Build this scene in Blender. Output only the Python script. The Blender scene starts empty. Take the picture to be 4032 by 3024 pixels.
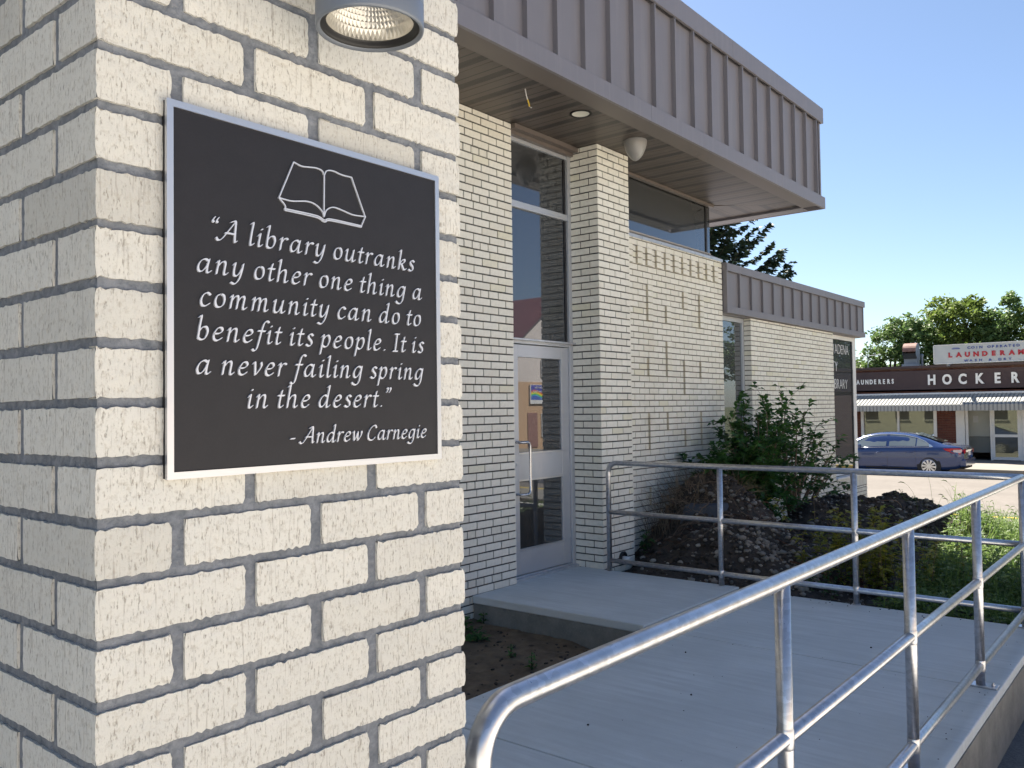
import bpy, math, random
import numpy as np
from mathutils import Vector, Matrix, noise
random.seed(7)
S = bpy.context.scene
COL = S.collection
# ---------------------------------------------------------------- camera
# X runs along the library front away to the right, Y runs into the library, Z up; z = 0 is the landing
cam = bpy.data.cameras.new('camera'); co = bpy.data.objects.new('camera', cam); COL.objects.link(co)
yaw, pit, rol = math.radians(39.210), math.radians(1.6674), math.radians(-0.7618)
fwd = Vector((math.cos(yaw)*math.cos(pit), math.sin(yaw)*math.cos(pit), math.sin(pit)))
rt = Vector((math.sin(yaw), -math.cos(yaw), 0)); up = rt.cross(fwd)
r2 = rt*math.cos(rol)+up*math.sin(rol); u2 = -rt*math.sin(rol)+up*math.cos(rol)
m = Matrix((r2, u2, -fwd)).transposed().to_4x4(); m.translation = (0, 0, 1.57)
co.matrix_world = m
cam.sensor_width = 36; cam.lens = 36*3333.82/4032; cam.clip_start = .05; cam.clip_end = 3000
S.camera = co
# ---------------------------------------------------------------- sky, sun, exposure
SUN = Vector((.345, .68, 1)).normalized()
w = bpy.data.worlds.new('World'); S.world = w; w.use_nodes = True
nt = w.node_tree; nt.nodes.clear()
sky = nt.nodes.new('ShaderNodeTexSky'); sky.sky_type = 'NISHITA'; sky.sun_disc = False
sky.sun_elevation = math.asin(SUN.z); sky.sun_rotation = math.atan2(SUN.x, SUN.y)
sky.air_density = .9; sky.dust_density = .8; sky.ozone_density = 2.0; sky.altitude = 400
bg = nt.nodes.new('ShaderNodeBackground'); bg.inputs[1].default_value = .05
ow = nt.nodes.new('ShaderNodeOutputWorld')
nt.links.new(sky.outputs[0], bg.inputs[0]); nt.links.new(bg.outputs[0], ow.inputs[0])
sl = bpy.data.lights.new('sun', 'SUN'); sl.energy = 5; sl.angle = math.radians(.53); sl.color = (1, .93, .82)
so = bpy.data.objects.new('sun', sl); COL.objects.link(so)
so.rotation_euler = SUN.to_track_quat('Z', 'Y').to_euler()
vs = S.view_settings; vs.view_transform = 'Standard'; vs.look = 'None'; vs.gamma = 1; vs.use_curve_mapping = False
vs.exposure = 1.9
S.cycles.max_bounces = 8; S.cycles.diffuse_bounces = 5; S.cycles.glossy_bounces = 4

# ---------------------------------------------------------------- helpers
class MB:
    def __init__(s): s.v = []; s.f = []; s.mi = []; s.t = []; s.tone = 0; s.m = 0; s.sm = False
    def vs(s, pts):
        i = len(s.v); s.v.extend(tuple(p) for p in pts); return i
    def face(s, idx): s.f.append(tuple(idx)); s.mi.append(s.m); s.t.append(s.tone)
    def poly(s, pts): i = s.vs(pts); s.face(range(i, i+len(pts)))
    def box(s, x0, x1, y0, y1, z0, z1, skip=''):
        i = s.vs([(x, y, z) for z in (z0, z1) for y in (y0, y1) for x in (x0, x1)])
        F = {'b': (0, 2, 3, 1), 't': (4, 5, 7, 6), 'f': (0, 1, 5, 4), 'k': (2, 6, 7, 3), 'l': (0, 4, 6, 2), 'r': (1, 3, 7, 5)}
        for k, q in F.items():
            if k not in skip: s.face([i+a for a in q])
        return s
    def tube(s, pts, rad, n=8, cap=True):
        pts = [Vector(p) for p in pts]
        if not isinstance(rad, (list, tuple)): rad = [rad]*len(pts)
        N = None; base = len(s.v)
        for j, p in enumerate(pts):
            a = pts[max(j-1, 0)]; b = pts[min(j+1, len(pts)-1)]; t = (b-a).normalized()
            if N is None: N = t.orthogonal().normalized()
            else: N = (N-t*N.dot(t)); N = N.normalized() if N.length > 1e-6 else t.orthogonal().normalized()
            B = t.cross(N)
            s.vs([p+(N*math.cos(2*math.pi*k/n)+B*math.sin(2*math.pi*k/n))*rad[j] for k in range(n)])
        for j in range(len(pts)-1):
            for k in range(n):
                a = base+j*n+k; b = base+j*n+(k+1) % n; s.face((a, b, b+n, a+n))
        if cap:
            s.face([base+k for k in range(n)][::-1]); s.face([base+(len(pts)-1)*n+k for k in range(n)])
        return s
    def lathe(s, c, prof, n=24, axis='z'):
        base = len(s.v); c = Vector(c)
        for r, h in prof:
            for k in range(n):
                a = 2*math.pi*k/n; x, y = r*math.cos(a), r*math.sin(a)
                s.v.append(tuple(c+Vector({'z': (x, y, h), 'x': (h, x, y), 'y': (x, h, y)}[axis])))
        for j in range(len(prof)-1):
            for k in range(n):
                a = base+j*n+k; b = base+j*n+(k+1) % n; s.face((a, b, b+n, a+n))
        return s
    def build(s, name, mat, parent=None, smooth=False, bevel=0):
        me = bpy.data.meshes.new(name); me.from_pydata(s.v, [], s.f)
        for mm in (mat if isinstance(mat, (list, tuple)) else [mat]): me.materials.append(mm)
        if any(s.mi): me.polygons.foreach_set('material_index', s.mi)
        if any(s.t):
            a = me.attributes.new('tone', 'FLOAT', 'FACE'); a.data.foreach_set('value', s.t)
        if smooth: me.polygons.foreach_set('use_smooth', [True]*len(me.polygons))
        me.update()
        o = bpy.data.objects.new(name, me); COL.objects.link(o)
        if bevel:
            b = o.modifiers.new('bevel', 'BEVEL'); b.width = bevel; b.segments = 2; b.limit_method = 'ANGLE'
        if parent: par(o, parent)
        return o
def par(o, p):
    o.parent = p
    if p.parent is None: o.matrix_parent_inverse = Matrix.Translation(-Vector(p.location))
def thing(name, label, cat, loc=(0, 0, 0), group=None):
    o = bpy.data.objects.new(name, None); COL.objects.link(o); o.location = loc; o.empty_display_size = .1
    o['label'] = label; o['category'] = cat
    if group: o['group'] = group
    return o
def tag(o, label, cat, group=None):
    o['label'] = label; o['category'] = cat
    if group: o['group'] = group
    return o
def struct(o): o['kind'] = 'structure'; return o
def stuff(o, label=None, cat=None):
    o['kind'] = 'stuff'
    if label: o['label'] = label; o['category'] = cat
    return o
def instance(name, me, loc, parent, rot=(0, 0, 0), sc=(1, 1, 1)):
    o = bpy.data.objects.new(name, me); COL.objects.link(o); o.location = loc; o.rotation_euler = rot; o.scale = sc
    par(o, parent); return o
# ---------------------------------------------------------------- materials
def mat(name, col=(.5, .5, .5), rough=.6, metal=0, spec=.5):
    m = bpy.data.materials.new(name); m.use_nodes = True
    b = m.node_tree.nodes['Principled BSDF']
    b.inputs['Base Color'].default_value = (*col, 1); b.inputs['Roughness'].default_value = rough
    b.inputs['Metallic'].default_value = metal; b.inputs['Specular IOR Level'].default_value = spec
    m['b'] = 1
    return m
def N(m, t, **kw):
    n = m.node_tree.nodes.new(t)
    for k, v in kw.items():
        if k.startswith('i_'): n.inputs[k[2:].replace('_', ' ')].default_value = v
        else: setattr(n, k, v)
    return n
def L(m, a, b): m.node_tree.links.new(a, b)
def bs(m): return m.node_tree.nodes['Principled BSDF']
def coords(m, scale=(1, 1, 1), rnd=0):
    tc = N(m, 'ShaderNodeTexCoord'); mp = N(m, 'ShaderNodeMapping'); mp.inputs['Scale'].default_value = scale
    L(m, tc.outputs['Object'], mp.inputs['Vector'])
    if rnd:
        oi = N(m, 'ShaderNodeObjectInfo'); mu = N(m, 'ShaderNodeMath', operation='MULTIPLY'); mu.inputs[1].default_value = rnd
        L(m, oi.outputs['Random'], mu.inputs[0]); L(m, mu.outputs[0], mp.inputs['Location'])
    return mp.outputs[0]
def noi(m, vec, scale, detail=4, rough=.55, dist=0):
    n = N(m, 'ShaderNodeTexNoise'); n.inputs['Scale'].default_value = scale; n.inputs['Detail'].default_value = detail
    n.inputs['Roughness'].default_value = rough; n.inputs['Distortion'].default_value = dist
    L(m, vec, n.inputs['Vector']); return n.outputs['Fac']
def ramp(m, fac, stops):
    r = N(m, 'ShaderNodeValToRGB'); e = r.color_ramp.elements
    while len(e) < len(stops): e.new(.5)
    for q, (p, c) in zip(e, stops):
        q.position = p; q.color = (*c, 1) if len(c) == 3 else c
    L(m, fac, r.inputs[0]); return r.outputs[0]
def mix(m, fac, a, b, mode='MIX'):
    n = N(m, 'ShaderNodeMix', data_type='RGBA', blend_type=mode)
    for v, i in ((fac, 0), (a, 6), (b, 7)):
        if hasattr(v, 'node'): L(m, v, n.inputs[i])
        elif i == 0: n.inputs[0].default_value = v
        else: n.inputs[i].default_value = (*v, 1)
    return n.outputs[2]
def math_(m, op, a, b=None):
    n = N(m, 'ShaderNodeMath', operation=op)
    for i, v in enumerate((a, b)):
        if v is None: continue
        if hasattr(v, 'node'): L(m, v, n.inputs[i])
        else: n.inputs[i].default_value = v
    return n.outputs[0]
def bump(m, h, strength=.3, dist=.01):
    b = N(m, 'ShaderNodeBump'); b.inputs['Strength'].default_value = strength; b.inputs['Distance'].default_value = dist
    L(m, h, b.inputs['Height']); L(m, b.outputs[0], bs(m).inputs['Normal'])
def g(v): return (v, v, v)

# cream wire-cut brick seen close
M = {}
def near_brick(name, a, b):
    m = mat(name, rough=.85, spec=.25)
    v = coords(m, (1, 1, 1), 37); vz = coords(m, (1, 1, .28), 37)
    big = noi(m, v, 14, 4); pit = noi(m, vz, 360, 3, .65); pit2 = noi(m, v, 120, 4, .7); sc = noi(m, coords(m, (1, 1, .05), 37), 330, 2, .5)
    base = mix(m, big, a, b)
    oi = N(m, 'ShaderNodeObjectInfo')
    base = mix(m, ramp(m, oi.outputs['Random'], [(0, g(0)), (.8, g(.35)), (1, g(.95))]), base, tuple(x*.80 for x in b))
    base = mix(m, ramp(m, pit2, [(.53, g(0)), (.66, g(.5))]), base, (.42, .385, .32))
    base = mix(m, ramp(m, pit, [(.57, g(0)), (.67, g(.75))]), base, (.26, .235, .195))
    base = mix(m, ramp(m, sc, [(.60, g(0)), (.72, g(.45))]), base, (.25, .215, .18))
    L(m, base, bs(m).inputs['Base Color'])
    h = math_(m, 'SUBTRACT', big, math_(m, 'MULTIPLY', pit, .9))
    h = math_(m, 'SUBTRACT', h, math_(m, 'MULTIPLY', pit2, .5))
    bump(m, h, .55, .004); return m
M['brick'] = near_brick('cream_brick', (.70, .685, .625), (.625, .61, .55))
def far_brick(name, a, b, c):
    m = mat(name, rough=.8, spec=.3)
    v = coords(m); at = N(m, 'ShaderNodeAttribute', attribute_name='tone')
    oi = N(m, 'ShaderNodeObjectInfo')
    t = math_(m, 'FRACT', math_(m, 'ADD', at.outputs['Fac'], oi.outputs['Random']))
    col = ramp(m, t, [(0, a), (.5, b), (.93, b), (1, c)])
    n = noi(m, v, 30, 4, .65)
    col = mix(m, ramp(m, n, [(.35, g(0)), (.75, g(.4))]), col, tuple(x*.72 for x in a))
    st = noi(m, coords(m, (1, 1, .25)), 2.2, 3)
    col = mix(m, ramp(m, st, [(.5, g(0)), (.8, g(.25))]), col, (.5, .43, .30))
    L(m, col, bs(m).inputs['Base Color']); bump(m, n, .3, .004); return m
M['fbrick'] = far_brick('cream_facade_brick', (.70, .675, .585), (.765, .745, .66), (.70, .67, .52))
M['rbrick'] = far_brick('dark_red_brick', (.10, .035, .025), (.14, .05, .035), (.07, .03, .03))
M['pbrick'] = far_brick('peach_brick', (.50, .32, .19), (.55, .37, .23), (.42, .26, .16))
def noisy(name, a, b, scale, rough=.85, bs_=.3, d=.005, sc=(1, 1, 1), det=5, spec=.4, metal=0):
    m = mat(name, rough=rough, spec=spec, metal=metal); v = coords(m, sc); n = noi(m, v, scale, det, .6)
    n2 = noi(m, v, scale*.13, 3)
    c = mix(m, ramp(m, n, [(.3, g(0)), (.7, g(1))]), a, b)
    c = mix(m, ramp(m, n2, [(.4, g(0)), (.65, g(.35))]), c, tuple(x*.75 for x in a))
    L(m, c, bs(m).inputs['Base Color'])
    if bs_: bump(m, n, bs_, d)
    return m
M['mortar'] = noisy('grey_mortar', (.13, .145, .165), (.25, .265, .29), 90, .95, .9, .006)
M['dmortar'] = noisy('dark_mortar', (.055, .053, .05), (.10, .096, .09), 60, .95, .5, .004)
M['lmortar'] = noisy('buff_mortar', (.13, .118, .10), (.20, .18, .155), 60, .95, .5, .004)
M['rmortar'] = noisy('brown_mortar', (.16, .11, .09), (.22, .15, .12), 40, .95, .3, .004)
M['tan_side'] = noisy('tan_brick_side', (.44, .40, .31), (.54, .49, .39), 60, .9, .2)  # left faces of the projecting bricks, a darker tan than their fronts
# concrete slab with faint broom lines and joints
m = mat('concrete_slab', rough=.8, spec=.35); v = coords(m)
n1 = noi(m, v, 1.1, 7, .68); n2 = noi(m, coords(m, (2.6, .22, 1)), 7, 6, .65); n3 = noi(m, v, 160, 2)
c = mix(m, ramp(m, n1, [(.3, g(0)), (.7, g(1))]), (.50, .525, .515), (.63, .65, .64))
c = mix(m, ramp(m, n2, [(.42, g(0)), (.68, g(.75))]), c, (.47, .485, .475))
c = mix(m, ramp(m, n3, [(.6, g(0)), (.8, g(.3))]), c, (.19, .19, .19))
L(m, c, bs(m).inputs['Base Color']); bump(m, n3, .1, .002); M['slab'] = m
m = mat('old_concrete_face', rough=.9, spec=.2); v = coords(m)
n1 = noi(m, v, 5, 6, .7); n3 = noi(m, v, 60, 4, .7)
c = mix(m, ramp(m, n1, [(.3, g(0)), (.7, g(1))]), (.16, .155, .14), (.27, .26, .23))
c = mix(m, ramp(m, n3, [(.58, g(0)), (.75, g(.6))]), c, (.36, .34, .29))
L(m, c, bs(m).inputs['Base Color']); bump(m, n3, .4, .004); M['cface'] = m
M['asphalt'] = noisy('asphalt', (.10, .10, .10), (.19, .185, .18), 70, .95, .8, .01)
M['road'] = noisy('pale_worn_road', (.14, .125, .11), (.17, .153, .137), 6, .95, .2, .004)
M['walk'] = noisy('pale_pavement', (.20, .185, .16), (.24, .225, .195), 5, .9, .15, .003)
M['lot'] = noisy('pale_lot_concrete', (.55, .52, .475), (.62, .59, .54), 4, .92, .15, .003)
M['yellow'] = noisy('yellow_kerb_paint', (.62, .42, .04), (.68, .5, .08), 12, .7, .1)
M['whitep'] = noisy('white_paint', (.68, .68, .66), (.76, .76, .74), 8, .6, .05)
m = noisy('dirt', (.028, .023, .019), (.075, .060, .048), 22, .97, 1, .03, det=9); M['dirt'] = m
M['sand'] = noisy('sandy_soil', (.085, .062, .04), (.20, .148, .095), 9, .97, 1, .02, det=9)
M['lawn'] = noisy('grassy_ground', (.045, .05, .02), (.10, .11, .04), 14, .95, .8, .03)
M['stone'] = far_brick('pebble', (.14, .13, .115), (.26, .235, .20), (.46, .42, .36))
M['twig'] = noisy('twig', (.10, .07, .05), (.20, .15, .11), 40, .9, .3)
M['root'] = noisy('reddish_root', (.09, .04, .025), (.15, .07, .04), 40, .9, .3)
M['straw'] = noisy('dead_grass', (.13, .10, .068), (.21, .165, .115), 30, .9, 0)
M['bark'] = noisy('bark', (.07, .055, .045), (.15, .12, .10), 12, .95, .8, .02, sc=(1, 1, .3))
M['slabrock'] = noisy('dark_slab', (.05, .06, .08), (.08, .09, .11), 12, .8, .5, .01)
def leaf(name, a, b, tr=.35, rough=.5):
    m = mat(name, rough=rough, spec=.35)
    at = N(m, 'ShaderNodeAttribute', attribute_name='tone')
    c = ramp(m, at.outputs['Fac'], [(0, a), (1, b)])
    L(m, c, bs(m).inputs['Base Color'])
    tl = N(m, 'ShaderNodeBsdfTranslucent'); L(m, c, tl.inputs[0])
    mx = N(m, 'ShaderNodeMixShader'); mx.inputs[0].default_value = tr
    out = m.node_tree.nodes['Material Output']
    L(m, bs(m).outputs[0], mx.inputs[1]); L(m, tl.outputs[0], mx.inputs[2]); L(m, mx.outputs[0], out.inputs[0])
    return m
M['leaf'] = leaf('shrub_leaf', (.022, .065, .018), (.065, .16, .035))
M['weed'] = leaf('weed_leaf', (.065, .125, .03), (.19, .27, .07), .45)
M['yleaf'] = leaf('yellow_green_leaf', (.14, .17, .02), (.32, .30, .04), .4)
M['rleaf'] = leaf('dark_red_leaf', (.06, .015, .015), (.12, .035, .03), .3)
M['tleafA'] = leaf('tree_leaf_green', (.07, .125, .04), (.17, .25, .08), .4)
M['tleafB'] = leaf('tree_leaf_yellow_green', (.095, .15, .03), (.20, .26, .06), .42)
M['needle'] = leaf('spruce_needle', (.022, .042, .028), (.055, .085, .045), .15)
# metals
m = mat('galvanised_steel', rough=.34, metal=.92, spec=.5); v = coords(m)
vo = N(m, 'ShaderNodeTexVoronoi'); vo.inputs['Scale'].default_value = 70; L(m, coords(m, (.6, .6, 1)), vo.inputs['Vector'])
nn = noi(m, v, 26, 5, .7); n5 = noi(m, v, 140, 3, .6)
c = mix(m, ramp(m, vo.outputs['Color'], [(.2, g(0)), (.8, g(1))]), (.48, .49, .51), (.60, .61, .64))
c = mix(m, ramp(m, nn, [(.5, g(0)), (.75, g(.4))]), c, (.38, .39, .41))
L(m, c, bs(m).inputs['Base Color'])
rr = N(m, 'ShaderNodeMapRange'); rr.inputs[3].default_value = .22; rr.inputs[4].default_value = .40; L(m, nn, rr.inputs[0]); L(m, rr.outputs[0], bs(m).inputs['Roughness'])
bump(m, n5, .03, .001); M['galv'] = m
m = mat('brushed_aluminium', (.62, .63, .65), .38, .9); v = coords(m, (3, 3, 200)); n = noi(m, v, 4, 2); bump(m, n, .08, .001); M['alu'] = m
M['dooralu'] = noisy('anodised_aluminium', (.50, .52, .55), (.54, .56, .59), 3, .42, 0, metal=.55)
M['plaque'] = noisy('black_plaque', (.015, .0145, .017), (.019, .018, .021), 300, .5, .15, .0005, spec=.35)
M['letter'] = mat('satin_silver_letter', (.60, .62, .67), .42, .35)
m = mat('taupe_metal', (.235, .21, .20), .45, .15); M['taupe'] = m
n = noi(m, coords(m), 2.5, 4); n2 = noi(m, coords(m, (1, 1, .06)), 16, 4, .6)
c = mix(m, n, (.170, .160, .172), (.198, .187, .20)); c = mix(m, ramp(m, n2, [(.5, g(0)), (.75, g(.3))]), c, (.27, .255, .255)); L(m, c, bs(m).inputs['Base Color'])
# perforated soffit
def soffit(name, swap):
    m = mat(name, rough=.42, spec=.5)
    tc = N(m, 'ShaderNodeTexCoord'); sp = N(m, 'ShaderNodeSeparateXYZ'); L(m, tc.outputs['Object'], sp.inputs[0])
    x, y = (sp.outputs[1], sp.outputs[0]) if swap else (sp.outputs[0], sp.outputs[1])
    fx = math_(m, 'FRACT', math_(m, 'DIVIDE', math_(m, 'ADD', x, 20-4.665+.307*.5+.307*.0), .307))
    strip = math_(m, 'LESS_THAN', math_(m, 'ABSOLUTE', math_(m, 'SUBTRACT', fx, .6)), .13)
    sl = math_(m, 'FRACT', math_(m, 'DIVIDE', math_(m, 'ADD', y, math_(m, 'MULTIPLY', x, .55)), .026))
    slot = math_(m, 'MULTIPLY', strip, math_(m, 'LESS_THAN', sl, .62))
    groove = math_(m, 'LESS_THAN', math_(m, 'ABSOLUTE', math_(m, 'SUBTRACT', fx, .25)), .018)
    dk = math_(m, 'MAXIMUM', math_(m, 'ADD', math_(m, 'MULTIPLY', slot, .6), math_(m, 'MULTIPLY', strip, .35)), math_(m, 'MULTIPLY', groove, .9))
    n = noi(m, coords(m), 3, 4)
    c = mix(m, n, (.075, .060, .050), (.092, .075, .062)); c = mix(m, dk, c, (.008, .007, .006))
    L(m, c, bs(m).inputs['Base Color']); bump(m, dk, -.3, .002); return m
M['soffit'] = soffit('brown_soffit_panel', False); M['soffit2'] = soffit('brown_soffit_panel_end', True)
# glass: dark room behind a reflecting pane
def glass(name, tint, fac0, dark=(.008, .009, .01)):
    m = mat(name, dark, .5); out = m.node_tree.nodes['Material Output']
    gl = N(m, 'ShaderNodeBsdfGlossy'); gl.inputs['Color'].default_value = (*tint, 1); gl.inputs['Roughness'].default_value = .0
    fr = N(m, 'ShaderNodeFresnel'); fr.inputs[0].default_value = 1.52
    a = math_(m, 'ADD', math_(m, 'MULTIPLY', fr.outputs[0], 1.4), fac0)
    n = noi(m, coords(m), .9, 1); b = N(m, 'ShaderNodeBump'); b.inputs['Strength'].default_value = .02; b.inputs['Distance'].default_value = .02
    L(m, n, b.inputs['Height']); L(m, b.outputs[0], gl.inputs['Normal'])
    mx = N(m, 'ShaderNodeMixShader'); L(m, a, mx.inputs[0]); L(m, bs(m).outputs[0], mx.inputs[1]); L(m, gl.outputs[0], mx.inputs[2])
    L(m, mx.outputs[0], out.inputs[0]); return m
M['glass'] = glass('dark_reflective_glass', (.86, .91, 1), .06)
M['glass2'] = glass('shop_glass', (.72, .76, .60), .10, (.03, .032, .022))
M['black'] = mat('black_rubber', (.012, .012, .013), .5)
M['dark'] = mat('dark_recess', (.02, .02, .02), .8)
M['white'] = noisy('white_painted_metal', (.66, .66, .65), (.74, .74, .72), 5, .45, 0)
M['beige'] = noisy('beige_flashing', (.34, .31, .28), (.38, .35, .31), 4, .5, 0)
M['zinc'] = noisy('zinc_flashing', (.45, .47, .5), (.6, .62, .65), 14, .42, .1, .001, metal=.6)
M['lampgrey'] = mat('grey_powder_coat', (.16, .18, .21), .38, .1)
M['rustbrown'] = noisy('rusty_brown_hood', (.16, .075, .055), (.26, .15, .12), 7, .6, .1)
M['greymetal'] = noisy('grey_duct', (.17, .19, .22), (.23, .25, .28), 5, .5, 0, metal=.3)
M['maroon'] = noisy('maroon_fascia', (.050, .031, .033), (.062, .040, .042), 3, .6, 0)
M['mroof'] = noisy('maroon_roof_metal', (.14, .05, .06), (.19, .08, .09), 2, .5, 0)
M['siding'] = noisy('pale_siding', (.62, .55, .50), (.68, .61, .56), 3, .7, 0)
M['redlet'] = mat('red_sign_letter', (.45, .02, .03), .5); M['bluelet'] = mat('blue_sign_letter', (.05, .08, .30), .5)
M['whitelet'] = mat('white_sign_letter', (.78, .78, .76), .45)
M['signface'] = noisy('aged_sign_panel', (.48, .50, .49), (.54, .55, .53), 3, .6, 0)
M['awn'] = noisy('awning_metal', (.31, .315, .30), (.36, .36, .34), 3, .5, 0)
M['awns'] = noisy('awning_stripe', (.19, .195, .20), (.22, .225, .23), 3, .5, 0)
M['band'] = mat('brown_soffit_band', (.125, .105, .092), .42)
M['globe'] = mat('frosted_globe', (.24, .235, .225), .28); bs(M['globe']).inputs['Subsurface Weight'].default_value = .0
m = mat('navy_car_paint', (.020, .045, .14), .22, .35); bs(m).inputs['Coat Weight'].default_value = 1; bs(m).inputs['Coat Roughness'].default_value = .03; M['car'] = m
M['chrome'] = mat('chrome', (.75, .76, .78), .15, 1); M['tyre'] = mat('tyre', (.018, .018, .018), .8)
M['rim'] = mat('alloy_rim', (.62, .63, .65), .3, .7); M['carglass'] = glass('car_glass', (.9, 1, .98), .12, (.05, .07, .07))
M['tail'] = mat('tail_lamp_red', (.45, .01, .02), .12); M['tailw'] = mat('tail_lamp_clear', (.6, .5, .5), .15)
M['interior'] = noisy('dim_laundry_wall', (.55, .56, .50), (.60, .61, .55), 3, .8, 0)
# ================================================================ GROUND
def gz(x, y):                      # street level falls away to the right
    t = min(max((x-7)/13, 0), 1); t = t*t*(3-2*t); return -.36-.60*t
def grid(name, x0, x1, nx, y0, y1, ny, zf, mt, smooth=True):
    b = MB()
    for j in range(ny+1):
        for i in range(nx+1):
            x = x0+(x1-x0)*i/nx; y = y0+(y1-y0)*j/ny; b.v.append((x, y, zf(x, y)))
    for j in range(ny):
        for i in range(nx):
            a = j*(nx+1)+i; b.face((a, a+1, a+nx+2, a+nx+1))
    return b.build(name, mt, smooth=smooth)
b = MB(); b.box(-1200, 1600, -1500, 1500, -2.0, -1.06, 'b'); struct(b.build('ground', M['lawn']))
struct(grid('parking_lot', -40, 19.7, 120, -60, .2, 20, lambda x, y: gz(x, y), M['lot']))
struct(grid('asphalt_strip', -10, 8.5, 60, .2, 1.6, 6, lambda x, y: gz(x, y)+.012*noise.noise((x*9, y*9, 0)), M['asphalt']))
b = MB(); b.box(20, 34.1, -300, 300, -1.05, -.965, 'b'); struct(b.build('street', M['road']))
b = MB(); b.box(34.28, 39.9, -60, 60, -1.05, -.83, 'b'); struct(b.build('far_pavement', M['walk']))
b = MB(); b.box(17.6, 19.82, -60, 60, -1.05, -.80, 'b'); struct(b.build('near_pavement', M['walk']))
b = MB(); b.box(34.1, 34.28, -60, 60, -1.05, -.826, 'b'); struct(b.build('far_kerb', M['walk']))
b = MB(); b.box(34.096, 34.284, -60, 4.9, -.97, -.822, 'b'); struct(b.build('painted_kerb', M['yellow']))
b = MB(); b.box(19.82, 20, -60, 60, -1.05, -.796, 'b'); struct(b.build('near_kerb', M['yellow']))
b = MB()
for i in range(9): b.box(4+i*2.7, 4.1+i*2.7, -12, -6.6, -.8, gz(4+i*2.7, 0)+.008, 'b')
struct(b.build('parking_line', M['whitep']))
# planting bed with heaps of dug earth
HE = [(8.62, 4.32, .52, .48, .55), (8.3, 3.75, .42, .80, .80), (11.3, 3.80, .44, .68, .62), (11.95, 3.05, .37, .75, .62), (11.9, 2.35, .24, .8, .6), (10.1, 4.1, .22, .9, .6), (7.5, 3.9, .12, .5, .7), (10.0, 2.9, .12, 1.2, .8)]
def bed(x, y, rough=1):
    t = min(max((x-7)/11, 0), 1); z = -.16-.56*t**1.2
    t2 = min(max((y-1.0)/1.2, 0), 1); z -= .06*(1-t2)
    for hx, hy, h, sx, sy in HE: z += h*1.28*math.exp(-((x-hx)/sx)**2*.9-((y-hy)/sy)**2*.9)
    if rough:
        a = .3+.7*min(max((z+.15)*3, 0), 1)
        z += a*(.13*noise.noise((x*1.9, y*1.9, 3))+.085*noise.noise((x*4.5, y*4.5, 1))+.035*noise.noise((x*14, y*14, 2)))
    return z
struct(grid('earth_heap', 6.93, 18, 330, .2, 4.79, 140, bed, M['dirt']))
def sandz(x, y): return -.20+.05*noise.noise((x*1.3, y*1.3, 5))+.02*noise.noise((x*7, y*7, 2))+.01*noise.noise((x*22, y*22, 2))
struct(grid('sandy_bed', -3, 5.32, 220, 3.1, 4.8, 50, sandz, M['sand']))

# ================================================================ ENTRANCE SLABS
pl = thing('concrete_platform', 'pale grey concrete ramp platform with tooled joints under the galvanised railings', 'platform', (4, 2, -.4))
xs = [-3, 1.06, 3.112, 5.29, 6.88]
for a, c in zip(xs[:-1], xs[1:]):
    b = MB(); b.box(a+(.005 if a > -3 else 0), c-.005, .905, 3.13, -.16, 0); b.build('slab', M['slab'], pl, bevel=.006)
b = MB(); b.box(-3, 6.872, .912, 3.122, -1.0, -.012)
b.build('footing', M['cface'], pl)
b = MB()
for a, c in [(-3, 1.2), (1.208, 3.92), (3.928, 6.88)]: b.box(a, c, .899, .93, -.9, -.05)
b.build('edge_face', M['cface'], pl)
ld = thing('concrete_landing', 'raised concrete landing with a rough dark front face at the glass door', 'landing', (6, 4, -.3))
b = MB(); b.box(5.295, 6.90, 3.136, 4.78, -.05, .013); b.box(5.9, 6.89, 4.78, 4.85, -.05, .013); b.build('landing_slab', M['slab'], ld, bevel=.008)
b = MB(); b.box(5.303, 6.88, 3.145, 4.77, -1, -.05); b.build('landing_face', M['cface'], ld)

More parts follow.
